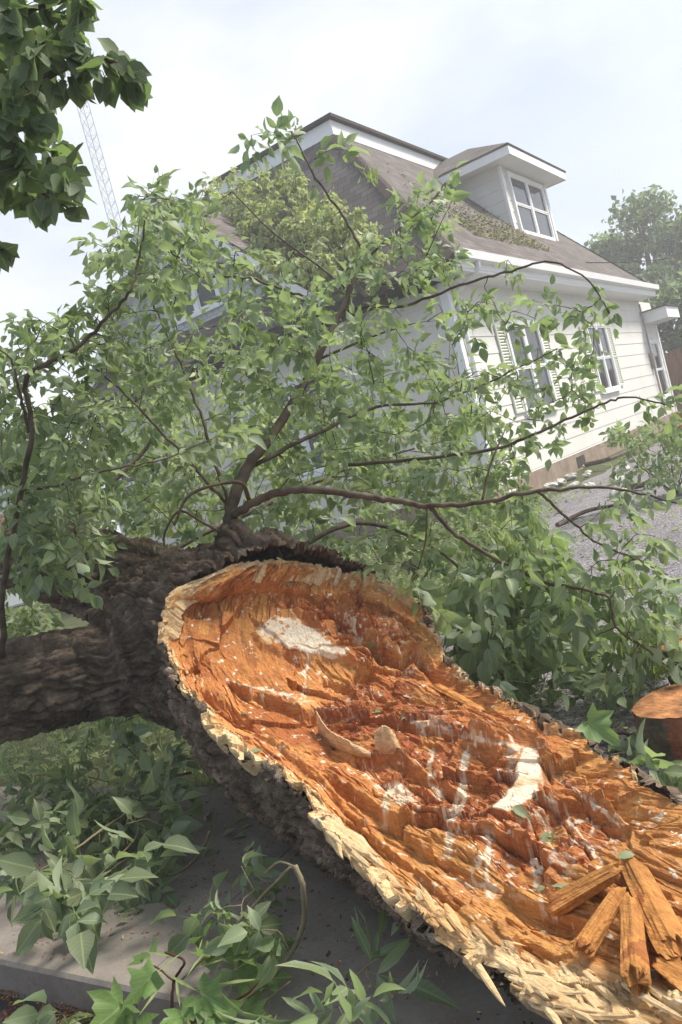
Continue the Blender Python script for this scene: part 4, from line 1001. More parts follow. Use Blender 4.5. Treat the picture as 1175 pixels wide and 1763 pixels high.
# hanging samara bunches
for (x, y, Y, o) in ((850,925,3.75,b2),(880,930,3.75,b2),(925,900,3.75,b3),(985,1050,3.7,b2),(700,1010,3.95,b13),(1090,990,3.7,b3),(1120,1090,3.6,b2),(1135,1150,3.6,b2),(1080,1110,3.65,b2),(905,960,3.8,b2),(300,450,4.3,b6),(640,300,4.9,b0b)):
    p = at(x, y, Y)
    for k in range(26):
        v = .9 + .4 * rng.random(); B.lv[o].add('key', p + rn(.02) + np.array([0, 0, .03]), unit(np.array([0, 0, -1.]) + rn(.28)), rn(), rng.uniform(.05, .08), .1, (.3 * v, .36 * v, .09 * v))
B.fill(pick([(-20,1045),(90,1050),(100,1110),(-20,1120)], 26, 5.6, 6.6), [b14, b15], ls=(.06, .1), maxd=3, yel=.3)
B.finish()
B.build(tree, TO)
# --- overhanging linden, top left
ln = empty('overhanging_tree', (-3.4, 3.2, 0), label='dark linden tree whose broad heart-shaped leaves hang in at the top left', cat='tree')
lo_ = np.array([-3.4, 3.2, 0])
tk = MB(); tk.tube(spline([(-3.4, 3.2, -.1), (-3.45, 3.25, 1.2), (-3.35, 3.2, 2.6), (-3.2, 3.1, 4.2), (-3.1, 3.1, 6.0)], 5) - lo_, np.linspace(.17, .06, 21), 16); tk.build('trunk', m_bark, ln, smooth=True)
T_ = Bush()
t0 = T_.branch([np.array([-3.3, 3.15, 2.9])] + A_([(-260,330,3.0),(-100,230,2.8),(20,170,2.65),(100,120,2.6),(170,100,2.55),(235,130,2.5)]), .035, .004)
t1 = T_.branch(A_([(-180,280,2.9),(-60,290,2.8),(30,310,2.7),(90,340,2.65),(125,365,2.6)]), .016, .003)
t2 = T_.branch(A_([(-180,250,2.9),(-60,100,2.8),(30,30,2.7),(110,0,2.65),(150,-20,2.6)]), .018, .003)
t3 = T_.branch([np.array([-3.36, 3.2, 2.2])] + A_([(-220,520,3.0),(-90,440,2.9),(-20,425,2.85),(8,430,2.8)]), .018, .003)
kw = dict(kind='heart', ls=(.062, .092), simple_=True, droop=.9, bright=.75, per=2, rt=.0015)
T_.fill(pick([(-120,-90),(150,-60),(155,20),(125,60),(70,110),(85,210),(125,270),(135,320),(105,365),(40,360),(-10,330),(-120,300)], 215, 2.45, 3.0), [t0, t1, t2], **kw)
T_.fill(pick([(60,90),(140,70),(200,105),(215,145),(150,150),(80,150)], 22, 2.5, 2.65), [t0], **kw)
T_.fill(pick([(-60,390),(5,400),(10,450),(-40,470)], 14, 2.75, 2.95), [t3], kind='heart', ls=(.035, .05), simple_=True, droop=.9, bright=.62, per=2, rt=.0015)
T_.fill(pick([(190,85),(240,95),(255,140),(225,155),(195,125)], 8, 2.5, 2.6), [t0], **{**kw, 'per': 1})
T_.finish('heart', (.05, .08), True, .62)
T_.build(ln, lo_, ml=m_leafd, name='limb')
# --- broken top lying on the roof
bt = empty('broken_treetop', HC + np.array([0, 0, 0]), label='yellow-green broken treetop lying on the front roof slope above the dark eave', cat='tree top')
K_ = Bush()
def onroof(px, py, up): 
    """point above the front roof slope"""
    n = np.array([-1.215 * A2[0], -1.215 * A2[1], 1.0]); n /= np.linalg.norm(n); p0 = HC + np.array([A2[0] * -.5, A2[1] * -.5, 3.95]); d = ray(px, py)
    return EYE + d * ((p0 - EYE) @ n) / (d @ n) + n * up
k0 = K_.branch([onroof(640, 520, .1), onroof(600, 480, .25), onroof(520, 450, .4), onroof(430, 400, .4), onroof(390, 370, .3)], .06, .01)
k1 = K_.branch([onroof(560, 500, .2), onroof(500, 420, .5), onroof(520, 360, .5)], .04, .01)
k2 = K_.branch([onroof(620, 500, .2), onroof(590, 440, .5), onroof(620, 390, .5)], .04, .01)
k3 = K_.branch([onroof(600, 510, .1), onroof(520, 505, .3), onroof(460, 500, .3)], .04, .01)
tips = []
P_ = [(345,480),(370,360),(430,325),(500,320),(560,335),(600,380),(660,420),(690,465),(640,500),(560,510),(470,505),(420,510)]
for q in pick(P_, 330, 1, 2):
    x, y = proj(q); tips.append(onroof(float(x), float(y), rng.uniform(.1, .75)))
K_.fill(tips, [k0, k1, k2, k3], ls=(.075, .12), L_=(.12, .2), pairs=(2, 3), per=2, yel=1.5, bright=1.2, droop=.9, rt=.004)
K_.build(bt, HC)
# --- leaf debris pieces on the driveway edge: shrub with red flowers
def shrub(name, px, py, Y, w, hgt, n, label, flower=False, yel=.1, bright=1.):
    c_ = at(px, py, Y); g0 = np.array([c_[0], c_[1], float(gz(c_[0], c_[1]))]); e = empty(name, g0, label=label, cat='shrub')
    S_ = Bush(); ids = []
    for k in range(7):
        a = rng.random() * 6.28; tp = g0 + np.array([math.cos(a) * w * .5, math.sin(a) * w * .4, hgt * (.5 + .4 * rng.random())])
        ids.append(S_.branch([g0, (g0 + tp) / 2 + rn(.08), tp], .014, .004))
    tips = [g0 + np.array([rng.uniform(-w, w) * .7, rng.uniform(-w, w) * .5, hgt * rng.uniform(.1, 1) ** .8]) for _ in range(n)]
    S_.fill(tips, ids, per=1, ls=(.06, .1), L_=(.08, .14), pairs=(1, 2), yel=yel, bright=bright, rt=.003)
    S_.build(e, g0, name='stem', sides=5)
    return e, g0
sh, g0 = shrub('shrub', 1148, 790, 9.2, .75, .85, 85, 'green shrub with red flowers beside the driveway at the right edge')
m_red = simple('red petals', (.6, .04, .02), (.75, .1, .04), 20, .5)
for (x, y) in ((1171, 722), (1163, 714), (1172, 735), (1150, 706)):
    p = at(x, y, 8.75) - g0; fb = MB()
    for k in range(6):
        a = k * 1.047; d_ = np.array([math.cos(a), math.sin(a) * .6, .5]); s_ = np.array([-math.sin(a), math.cos(a), 0]) * .014; q = p + d_ * .04
        fb.add([p, p + d_ * .025 + s_, q, p + d_ * .025 - s_], [(0, 1, 2, 3)])
    fb.build('flower', m_red, sh)
# --- standing trees behind
def fartree(px, pb, Y, top, spread, n, label, lsz=.5, bright=.8, lobes=11, group=None, seed=0, name='leafy_tree', trunk_r=.3):
    r_ = np.random.default_rng(seed); base = at(px, pb, Y); base[2] = 0; H_ = top
    e = empty(name, base, label=label, cat='tree', group=group)
    tb = MB(); tb.tube(spline([(0, 0, 0), (.1, 0, H_ * .3), (-.1, .1, H_ * .55), (.1, 0, H_ * .85)], 5), np.linspace(trunk_r, trunk_r * .2, 16), 9)
    lobes_ = []
    for k in range(lobes):
        a = r_.random() * 6.28; zz = H_ * (.42 + .5 * r_.random()); rr = spread * (1 - .55 * abs(zz / H_ - .6) / .4) * (.3 + .5 * r_.random())
        c_ = np.array([math.cos(a) * rr, math.sin(a) * rr, zz]); lobes_.append((c_, spread * (.22 + .2 * r_.random())))
        tb.tube(spline([(0, 0, zz * .55), c_ * np.array([.5, .5, .85]), c_], 3), np.linspace(trunk_r * .35, .04, 7), 5)
    tb.build('trunk', m_twig, e, smooth=True)
    lv = Leaves(); sunv = np.array(sv)
    for i in range(n):
        c_, rad = lobes_[r_.integers(lobes)]; d_ = unit(r_.standard_normal(3)); rr = rad * (r_.random() ** .45) * (1 + .25 * math.sin(5 * d_[0] + 3 * d_[1] + c_[0]))
        p = c_ + d_ * rr * np.array([1, 1, .8]); br = bright * (.75 + .4 * r_.random())
        lv.add('far', p, r_.standard_normal(3), unit(d_ + r_.standard_normal(3) * .7), lsz * (.6 + .7 * r_.random()), .1, (.085 * br, .15 * br, .05 * br), 1.4)
    lv.build('crown', m_leaf, e, (0, 0, 0)); return e
fartree(1165, 640, 42, 11.2, 3.6, 7500, 'tall pale green tree at the right edge beyond the fence', .32, .78, 18, seed=3, trunk_r=.35)
fartree(1175, 640, 33, 5.0, 3.2, 4500, 'low dark green tree directly behind the board fence', .3, .55, 10, seed=5)
fartree(1040, 600, 46, 8.6, 2.6, 3000, 'small tree top showing over the far roof edge of the house', .36, .8, 9, seed=8)
fartree(-30, 760, 34, 6.6, 3.4, 4000, 'bushy tree far left behind the garage', .3, .8, 10, seed=9)
fartree(50, 720, 44, 5.6, 4.5, 4000, 'wide low tree far left, farthest behind the garage', .36, .7, 10, seed=12)
# --- fallen pieces on the walk
def litter_branch(name, label, stems, regions, mt=m_greenbark, leafk=None, **k):
    g0 = np.array(stems[0][0][0], float); g0 = np.array([g0[0], g0[1], 0.0]); e = empty(name, g0, label=label, cat='branch'); S_ = Bush(); ids = []
    for P, r0, r1 in stems: ids.append(S_.branch(P, r0, r1, wob=.0015))
    for reg_ in regions:
        poly, n, z0, z1, kw = reg_; S_.fill(pick(poly, n, z0, z1, z=True), ids, **kw)
    S_.build(e, g0, mt=mt, name='stem'); return e, S_, g0
big = dict(per=1, ls=(.075, .125), L_=(.08, .16), pairs=(1, 2), maxd=.9, droop=.25, rt=.002, bright=.72)  # low bright paints the shade of overhanging tree and trunk into the leaf colour
med = dict(per=1, ls=(.05, .09), L_=(.08, .14), pairs=(1, 2), maxd=1.2, droop=.1, rt=.002, bright=.75)
litter_branch('leafy_branch', 'leafy ash branch with large pale leaves lying across the walk left of the trunk', [
    (Z_([(345,1392,.12),(230,1398,.22),(130,1462,.26),(60,1505,.24),(-30,1560,.2)]), .010, .003), (Z_([(230,1398,.22),(235,1440,.2),(170,1510,.22),(150,1550,.15)]), .006, .002)],
    [([(0,1470),(60,1390),(150,1350),(250,1330),(330,1380),(270,1460),(180,1530),(120,1570),(0,1530)], 22, .08, .34, big)])
litter_branch('leafy_sprig', 'upright leafy sprig standing against the shaded underside of the trunk', [
    (Z_([(262,1350,.1),(240,1310,.25),(205,1270,.42),(196,1235,.52)]), .006, .002)],
    [([(150,1230),(200,1220),(250,1240),(260,1310),(200,1340),(160,1320)], 7, .3, .5, dict(per=1, ls=(.07, .11), L_=(.06, .12), pairs=(1, 2), maxd=.6, rt=.002))])
litter_branch('leafy_branch', 'dark heap of leafy twigs on the ground below the left limb', [
    (Z_([(330,1330,.08),(220,1350,.14),(100,1330,.16),(-40,1360,.12)]), .012, .004), (Z_([(220,1350,.14),(120,1400,.1),(30,1440,.1)]), .008, .003)],
    [([(-40,1270),(60,1250),(180,1290),(300,1310),(330,1380),(260,1420),(150,1440),(-40,1480)], 62, .03, .3, med)])
litter_branch('vine_stem', 'bare looping tan stem arching from under the trunk down to the kerb', [
    (Z_([(508,1490,.42),(522,1530,.36),(520,1600,.22),(480,1670,.12),(400,1735,.06),(330,1790,.04)]), .0115, .008), (Z_([(508,1492,.42),(480,1485,.4),(455,1505,.36)]), .005, .003)],
    [([(370,1500),(450,1480),(490,1530),(470,1620),(400,1640),(350,1590)], 9, .05, .3, dict(per=1, ls=(.06, .09), L_=(.05, .1), pairs=(1, 1), maxd=.8, bright=.9, rt=.002))])
litter_branch('vine_stem', 'straight thin green stem running from the trunk to the maple leaves', [
    (Z_([(502,1492,.40),(450,1545,.3),(400,1600,.2),(310,1690,.08)]), .007, .004)],
    [([(380,1600),(480,1560),(520,1640),(440,1700),(380,1680)], 5, .02, .12, dict(per=1, ls=(.05, .08), pairs=(1, 2), maxd=.7, bright=1.0, rt=.002))])
litter_branch('vine_stem', 'curved brown root-like stem on the walk close to the shaded trunk', [
    (Z_([(362,1430,.2),(345,1470,.1),(300,1505,.03),(235,1512,.02)]), .009, .005)], [([(200,1480),(260,1490),(330,1500),(290,1530),(240,1540)], 3, .02, .08, med)])
litter_branch('leafy_sprig', 'ash sprig with long pointed leaflets at the bottom centre', [
    (Z_([(480,1800,.0),(530,1750,.06),(590,1700,.14),(650,1650,.22)]), .005, .002), (Z_([(400,1800,.02),(440,1740,.05),(500,1690,.14)]), .004, .002)],
    [([(440,1720),(600,1650),(680,1680),(600,1763),(470,1770)], 5, .04, .2, dict(per=1, kind='lance', ls=(.09, .13), L_=(.06, .12), pairs=(1, 2), maxd=.6, droop=-.3, rt=.0015))])
litter_branch('leafy_sprig', 'small leafy sprig at the very bottom left over the wet kerb', [
    (Z_([(60,1800,-.1),(110,1770,-.04),(150,1750,-.02)]), .004, .002)], [([(60,1750),(130,1735),(180,1763),(120,1790)], 2, -.08, 0., dict(ls=(.08, .12), L_=(.05, .1), pairs=(1, 1), maxd=.6, rt=.0015))])
litter_branch('leafy_sprig', 'leafy sprig lying on the gravel in front of the cut log', [
    (Z_([(1050,1300,.04),(1090,1295,.05),(1140,1310,.06)]), .004, .002)], [([(1060,1275),(1110,1270),(1160,1310),(1110,1340),(1070,1320)], 8, .02, .09, dict(ls=(.08, .12), L_=(.05, .1), pairs=(1, 1), maxd=.6, rt=.0015))])
litter_branch('leafy_branch', 'leafy ash debris spread over the gravel between the trunk and the cut log', [
    (Z_([(880,1180,.05),(960,1150,.12),(1040,1130,.12),(1120,1180,.08)]), .009, .003), (Z_([(960,1150,.12),(900,1110,.15),(850,1090,.1)]), .006, .003)],
    [([(800,1100),(900,1060),(1060,1100),(1100,1180),(980,1200),(880,1200),(820,1160)], 40, .02, .25, med)])
# maple branch : dark red stems, large lobed leaves
e, S_, g0 = litter_branch('maple_branch', 'broken maple branch with dark red stems and big lobed leaves at the kerb', [
    (Z_([(292,1800,-.05),(296,1740,.05),(300,1690,.12),(318,1655,.18),(285,1640,.2)]), .008, .004), (Z_([(300,1775,-.02),(350,1750,.04),(420,1715,.1),(470,1670,.14)]), .008, .004), (Z_([(300,1690,.12),(270,1665,.16),(250,1660,.18)]), .005, .003)], [], mt=m_darkstem)
ml_ = Leaves()
for (x, y, z, s_, a) in ((290,1660,.2,.17,-2.6),(240,1700,.12,.2,-2.4),(250,1725,.1,.19,-1.8),(340,1650,.2,.16,1.2),(330,1700,.15,.15,-.8),(380,1655,.16,.15,.5),(410,1620,.14,.14,1.),(360,1730,.1,.15,-1.),(430,1690,.1,.13,.2),(310,1720,.13,.14,-1.4),(270,1640,.2,.13,2.4),(400,1750,.06,.15,-.6),(460,1640,.12,.12,.8),(330,1760,.04,.17,-1.2),(350,1620,.16,.12,1.8),(395,1690,.08,.15,-.2)):
    p = atz(x, y, z); d_ = np.array([math.cos(a), math.sin(a) * .9, -.15]); n_ = unit(np.array([0, -.35, 1.]) + rn(.28)); v = .9 + .35 * rng.random()
    ml_.add('maple', p, d_, n_, s_ * .98, .35, (.13 * v, .21 * v, .06 * v)); 
    q = p - d_ * .1 + rn(.02); ml_.add('rachis', q, p + d_ * s_ * .3 - q, n_, np.linalg.norm(p + d_ * s_ * .3 - q) * 1.0, 0, (.3, .36, .1), 3)
ml_.build('foliage', m_leaf, e, g0)
# ------------------------------------------------------------------ loose wood
def chunk(name, a, b_, w, hgt, col, par=None, seed=0, taper=.75, **k):
    """a split block of wood from a to b_: wedge section, torn ends, ridged along its length"""
    r_ = np.random.default_rng(seed); a, b_ = np.array(a, float), np.array(b_, float); o = (a + b_) / 2; d = b_ - a; L_ = np.linalg.norm(d); d = d / L_
    y = unit(np.cross([0, 0, 1.], d)); z = np.cross(d, y); nu, nv_ = 40, 44
    K_ = 5; an = np.sort(r_.random(K_) * .5 + np.arange(K_)) / K_ * 2 * math.pi; ra = .75 + .4 * r_.random(K_)
    ph = np.arange(nv_) / nv_ * 2 * math.pi; cxs = np.stack([np.cos(an) * ra, np.sin(an) * ra], -1)
    prof = []
    for p_ in ph:                                   # polygon section, crisp corners
        dr = np.array([math.cos(p_), math.sin(p_)]); best = 9
        for i_ in range(K_):
            e1_, e2_ = cxs[i_], cxs[(i_ + 1) % K_]; M_ = np.array([dr, e1_ - e2_]).T
            if abs(np.linalg.det(M_)) < 1e-9: continue
            s_, t_ = np.linalg.solve(M_, e1_)
            if s_ > 0 and -.001 <= t_ <= 1.001: best = min(best, s_)
        prof.append(best if best < 9 else .7)
    prof = np.array(prof); us = np.linspace(0, 1, nu)
    U_, P_ = np.meshgrid(us, ph, indexing='ij'); Rr = prof[None] * (1 - (1 - taper) * U_) * np.minimum(1, 12 * np.minimum(U_, 1 - U_) + .55)
    sd = seed * 3.7; Rr = Rr * (1 + .10 * fbm(U_ * 4 + sd, np.cos(P_) * 4 + sd, np.sin(P_) * 4, o=3) + .16 * fbm(U_ * 2.5 + sd, np.cos(P_) * 9, np.sin(P_) * 9 + sd, o=3, s=2))
    X_ = (U_ - .5) * L_ + .07 * L_ * fbm(np.cos(P_) * Rr * 3 + sd, np.sin(P_) * Rr * 3, U_ * 0, o=3, s=5) * (np.abs(U_ - .5) * 2) ** 4 * 3
    V = X_[..., None] * d + (np.cos(P_) * Rr * w / 2)[..., None] * y + (np.sin(P_) * Rr * hgt / 2)[..., None] * z
    V = V.reshape(-1, 3); i = np.arange(nu - 1)[:, None] * nv_; j = np.arange(nv_)[None]
    F = np.stack([i + j, i + (j + 1) % nv_, i + nv_ + (j + 1) % nv_, i + nv_ + j], -1).reshape(-1, 4)
    e0, e1 = V[:nv_].mean(0) - d * .004, V[-nv_:].mean(0) + d * .004; n0 = len(V); V = np.vstack([V, e0, e1]); jj = np.arange(nv_)
    T_ = np.vstack([np.stack([np.full(nv_, n0), (jj + 1) % nv_, jj], -1), np.stack([np.full(nv_, n0 + 1), n0 - nv_ + jj, n0 - nv_ + (jj + 1) % nv_], -1)])
    nn = fbm(V[:, 0] * 14 + sd, V[:, 1] * 14, V[:, 2] * 14, o=4, s=8); C_ = np.array(col)[None] * (1 + .7 * nn[:, None]); C_ = np.where((nn > .2)[:, None], C_ * .3 + np.array([.30, .085, .028]) * .7, C_)
    ob = mesh(name, V, [F, T_], m_wood, par, attrs={'Col': ('FLOAT_COLOR', np.hstack([np.clip(C_, 0, .9), np.ones((len(C_), 1))]))}, uv=np.stack([V @ d, V @ y], -1), **k)
    ob.location = o; return ob
def ow(px, py, up=0.): return on_wood(px, py, up)[0]
oc_ = (.60, .27, .075)
for i_, (a, b_, ua, ub, w, hg, lab) in enumerate([
    ((962,1592),(1078,1532),.05,.06,.075,.05,'flat block of orange wood lying on the torn face left of the other loose blocks'),
    ((1012,1662),(1082,1578),.035,.065,.05,.045,'narrow loose block of orange wood leaning between two thicker blocks'),
    ((1108,1716),(1098,1592),.03,.055,.075,.07,'stubby upright block of orange wood with a pale streak, nearest to the camera'),
    ((1178,1662),(1092,1508),.02,.05,.085,.06,'longest loose block of orange wood slanting to the right edge'),
    ((1215,1722),(1140,1672),.01,.02,.06,.04,'dark half-hidden orange wood block under the slanting one at the right edge'),
    ((750,1188),(832,1232),.015,.015,.06,.04,'small orange wood block on the far side of the torn face')]):
    chunk('wood_block', ow(*a, ua), ow(*b_, ub), w, hg, oc_, seed=i_ + 3, label=lab, cat='wood block', group='loose wood blocks on the torn trunk')
def flap(base, top, lab, ofs=.006):
    Bp = np.array([ow(*q, -.004) for q in base]); Tp = np.array([at(q[0], q[1], p[1] - ofs) for q, p in zip(top, Bp)])
    Bs, Ts = spline(Bp, 8), spline(Tp, 8); n_ = len(Bs); rows = []
    for f in np.linspace(0, 1, 7): rows.append(Bs * (1 - f) + Ts * f + np.array([0, -.012, 0]) * math.sin(f * math.pi) + (rng.standard_normal((n_, 3)) * .0015 if f > .8 else 0))
    V = np.array(rows).reshape(-1, 3); V2 = V + np.array([.002, .005, .001]); m_ = 7
    i = np.arange(m_ - 1)[:, None] * n_; j = np.arange(n_ - 1)[None]; F = np.stack([i + j, i + j + 1, i + n_ + j + 1, i + n_ + j], -1).reshape(-1, 4); k_ = len(V)
    rim = [(m_ - 1) * n_ + q for q in range(n_)]; F2 = F[:, ::-1] + k_; F3 = np.array([(rim[q], rim[q + 1], rim[q + 1] + k_, rim[q] + k_) for q in range(n_ - 1)])
    VV = np.vstack([V, V2]) - TO; cc = np.tile([.72, .50, .27, 1], (len(VV), 1)) * np.array([1, 1, 1, 1]); cc[:, :3] *= (1 + .35 * fbm(VV[:, 0] * 40, VV[:, 1] * 40, VV[:, 2] * 40, o=3))[:, None]
    mesh('wood_flap', VV, [F, F2, F3], m_wood, tree, attrs={'Col': ('FLOAT_COLOR', cc)}, uv=VV[:, :2])
flap([(548,1262),(575,1288),(605,1298),(640,1304)], [(543,1224),(565,1256),(592,1272),(638,1297)], '')
flap([(646,1290),(660,1297),(680,1300),(692,1296)], [(645,1262),(660,1250),(676,1260),(690,1288)], '')
flap([(655,1012),(680,1028),(705,1046),(722,1052)], [(652,1004),(682,1012),(705,1022),(720,1040)], '')
# torn bark slab on the far edge
bs2 = MB(); P = spline([ow(858, 1210, -.02), ow(900, 1232, -.015), ow(950, 1258, -.02), ow(1000, 1280, -.03)], 8) + np.array([.03, .04, 0]); Vt, Ft_ = tube(P, .032 * (1 - np.abs(np.linspace(-1, 1, len(P))) ** 3 * .7), 10, .6)
bs2.add(Vt - TO, Ft_); bs2.build('bark_slab', m_bark, tree)
# cut log section on the gravel
def section(px, py, Y, r, hgt, label, seed, tilt):
    r_ = np.random.default_rng(seed); c_ = at(px, py, Y); g0 = np.array([c_[0], c_[1], float(gz(c_[0], c_[1]))]); e = empty('cut_log_section', g0, label=label, cat='log')
    nu, nv_ = 22, 90; ph = np.arange(nv_) / nv_ * 6.2832; zs = np.linspace(0, 1, nu)
    Z_g, P_g = np.meshgrid(zs, ph, indexing='ij'); R_g = r * (1 + .10 * fbm(np.cos(P_g) * 1.5 + seed, np.sin(P_g) * 1.5, o=3) + .05 * fbm(np.cos(P_g) * 7, np.sin(P_g) * 7, Z_g * 1.2, o=4) + .03 * fbm(np.cos(P_g) * 14, np.sin(P_g) * 14, Z_g * 6, o=3)) * (.86 + .14 * sstep(0, .6, Z_g))
    X = R_g * np.cos(P_g); Y_ = R_g * np.sin(P_g); Zt = Z_g * hgt + tilt * X * Z_g
    V = np.stack([X, Y_, Zt], -1).reshape(-1, 3); i = np.arange(nu - 1)[:, None] * nv_; j = np.arange(nv_)[None]
    F = np.stack([i + j, i + (j + 1) % nv_, i + nv_ + (j + 1) % nv_, i + nv_ + j], -1).reshape(-1, 4)
    nn = fbm(V[:, 0] * 9, V[:, 1] * 9, V[:, 2] * 9, o=4, s=seed)
    C_ = np.array([.32, .12, .06])[None] * (1 + .9 * nn[:, None]); barky = (np.abs((P_g - 3.55 + .25 * fbm(Z_g * 3, P_g * 3)).ravel()) < .42); C_ = np.where(barky[:, None], np.array([.16, .13, .09])[None] * (1 + 1.2 * nn[:, None]), C_)
    mesh('side', V, [F], m_wood, e, attrs={'Col': ('FLOAT_COLOR', np.hstack([np.clip(C_, .01, .9), np.ones((len(C_), 1))]))}, uv=np.stack([V[:, 2], V[:, 0]], -1))
    rr = np.linspace(1, 0, 14)[:, None] * R_g[-1][None]; X = rr * np.cos(ph); Y_ = rr * np.sin(ph); Zt = hgt + tilt * X + .004 * fbm(X * 40, Y_ * 40, o=3) * (rr / r < .97) + .0015
    V = np.stack([X, Y_, Zt], -1).reshape(-1, 3); i = np.arange(13)[:, None] * nv_; F = np.stack([i + j, i + (j + 1) % nv_, i + nv_ + (j + 1) % nv_, i + nv_ + j], -1).reshape(-1, 4)
    C_ = np.array([.48, .22, .09])[None] * (1 + .9 * fbm(V[:, 0] * 20, V[:, 1] * 20, o=4)[:, None]); mesh('cut_face', V, [F], m_wood, e, attrs={'Col': ('FLOAT_COLOR', np.hstack([C_, np.ones((len(C_), 1))]))}, uv=V[:, :2] * .3)
section(1192, 1290, 3.35, .19, .19, 'short orange-topped cut log section with grey bark patch, nearer of the two on the gravel', 4, .03)
section(1240, 1268, 3.8, .17, .25, 'second cut log section, speckled with sawdust, just behind the nearer one at the right edge', 6, -.02)
st_ = MB(); st_.tube(spline(Z_([(1015,1285,.02),(1045,1266,.05),(1075,1262,.04),(1105,1278,.02),(1125,1290,.02)]), 6), np.linspace(.012, .006, 25), 7); st_.build('fallen_stick', m_twig, smooth=True, label='crooked dark stick on the gravel between the trunk and the cut log', cat='stick')
for k_, (P, r, lab) in enumerate(((((1010,800,.3),(1050,790,.36),(1095,772,.34)), .05, 'broken limb with orange torn end lying beside the foundation'), (((1075,840,.24),(1120,830,.28),(1170,800,.3)), .045, 'dark broken limb lying at the driveway edge below the red flowers'), (((960,905,.22),(1010,880,.26),(1070,868,.24)), .03, 'thin fallen limb on the soil strip between house and gravel'))):
    st_ = MB(); Q = spline(Z_(P), 5); st_.tube(Q, np.linspace(r, r * .6, len(Q)), 8); st_.build('broken_limb', m_twig, label=lab, cat='limb', group='broken limbs along the house')
m_rock = simple('pale stone', (.4, .38, .34), (.62, .6, .56), 9, .9, .5, .01)
for k_ in range(16):
    q = atz(rng.uniform(925, 1075), rng.uniform(800, 850), .25); 
    if (np.array(q[:2]) - HC[:2]) @ B2 > -.15: q[:2] -= B2 * (((np.array(q[:2]) - HC[:2]) @ B2) + .15 + .5 * rng.random())
    th_ = np.linspace(0, math.pi, 7); ps_ = np.arange(9) / 9 * 6.2832; s_ = rng.uniform(.05, .14); V = np.array([[math.sin(a) * math.cos(p_), math.sin(a) * math.sin(p_), math.cos(a) * .55] for a in th_ for p_ in ps_]) * s_ * (1 + .3 * rng.standard_normal((63, 1)) * .4)
    F = [(i_ * 9 + j_, i_ * 9 + (j_ + 1) % 9, (i_ + 1) * 9 + (j_ + 1) % 9, (i_ + 1) * 9 + j_) for i_ in range(6) for j_ in range(9)]
    r_o = mesh('stone', V, F, m_rock, label='pale rough stone among the debris along the house foundation', cat='stone', group='stones along the foundation'); r_o.location = (q[0], q[1], .24)
# single leaves lying on the torn wood
LS = [(948,1437,.06,'narrow bright leaf on the red-brown wood below the white crescent patch'), (882,1392,.05,'round olive leaf at the lower tip of the white crescent patch'), (990,1540,.045,'small dark leaf beside the loose wood blocks'),
      (655,1228,.05,'narrow yellow-green leaf on the ridge in the middle of the torn wood'), (590,1278,.03,None), (618,1290,.03,None), (632,1123,.05,'curled leaf in the dark crack on the far side of the torn wood'), (1095,1475,.035,None), (385,1000,.02,None), (500,1010,.025,None), (400,1200,.03,None), (425,1232,.03,None), (480,1303,.03,None), (1000,1262,.0,None), (660,1200,.02,None), (430,1298,.04,None), (940,1530,.025,None), (700,1240,.02,None)]
for x, y, s_, lab in LS:
    if s_ <= 0: continue
    p, n, d = on_wood(x, y, .006); lv = Leaves(); a = rng.random() * 6.28; yv = np.cross(n, d); lv.add('ash', np.zeros(3), d * math.cos(a) + yv * math.sin(a) + n * .15, unit(n + rn(.2)), s_ * 1.3, .3, green(1.0, .1))
    o_ = lv.build('fallen_leaf', m_leaf, None, (0, 0, 0), label=lab or 'tiny green leaf scrap lying on the torn orange wood', cat='leaf', group='leaves on the torn wood'); o_.location = p
# maple leaf draped on the far edge of the log
ml2 = Leaves(); p = ow(985, 1262, .03)
ml2.add('maple', np.zeros(3), np.array([.5, -.35, -.5]), np.array([-.2, -.6, .6]), .17, .3, (.2, .3, .12)); o_ = ml2.build('maple_leaf', m_leaf, None, (0, 0, 0), label='pale maple leaf draped over the far edge of the trunk', cat='leaf'); o_.location = p + np.array([.02, .02, .02])
# ------------------------------------------------------------------ litter
def chips(name, n, fn, size, cols, m, kind='stuff', flat=.3):
    V = []; C_ = []; F = []
    T = np.array([(0, 0, 0), (1, .1, 0), (.9, .45, .12), (.1, .5, 0)])
    P = fn(n); n = len(P); a = rng.random(n) * 6.28; s_ = rng.uniform(size[0], size[1], n); asp = rng.uniform(.3, 1.3, n)
    X = np.stack([np.cos(a), np.sin(a), flat * rng.standard_normal(n)], -1); Y = np.stack([-np.sin(a), np.cos(a), flat * rng.standard_normal(n)], -1)
    V = P[:, None] + s_[:, None, None] * (T[None, :, :1] * X[:, None] + T[None, :, 1:2] * asp[:, None, None] * Y[:, None] + T[None, :, 2:] * np.array([0, 0, 1.]))
    cs_ = np.array(cols)[rng.integers(len(cols), size=n)] * rng.uniform(.7, 1.3, (n, 1)); F = (np.arange(n)[:, None] * 4 + np.arange(4)[None])
    return mesh(name, V.reshape(-1, 3), [F], m, attrs={'Col': ('FLOAT_COLOR', np.repeat(np.hstack([cs_, np.ones((n, 1))]), 4, 0))}, kind=kind)
m_chip, t, b = mat('wood chips', rough=.8); t.links.new(attr(t, 'Col'), b.inputs['Base Color'])
def zone(a0, a1, b0, b1, zf, dens=None):
    def fn(n):
        a = rng.uniform(a0, a1, n); b_ = rng.uniform(b0, b1, n); k_ = np.ones(n, bool)
        if dens is not None: k_ = rng.random(n) < dens(a, b_)
        a, b_ = a[k_], b_[k_]; x = A2[0] * a + B2[0] * b_; y = A2[1] * a + B2[1] * b_
        return np.stack([x, y, zf(x, y, a, b_)], -1)
    return fn
red = [(.22, .06, .025), (.32, .10, .03), (.14, .04, .02), (.4, .2, .08)]
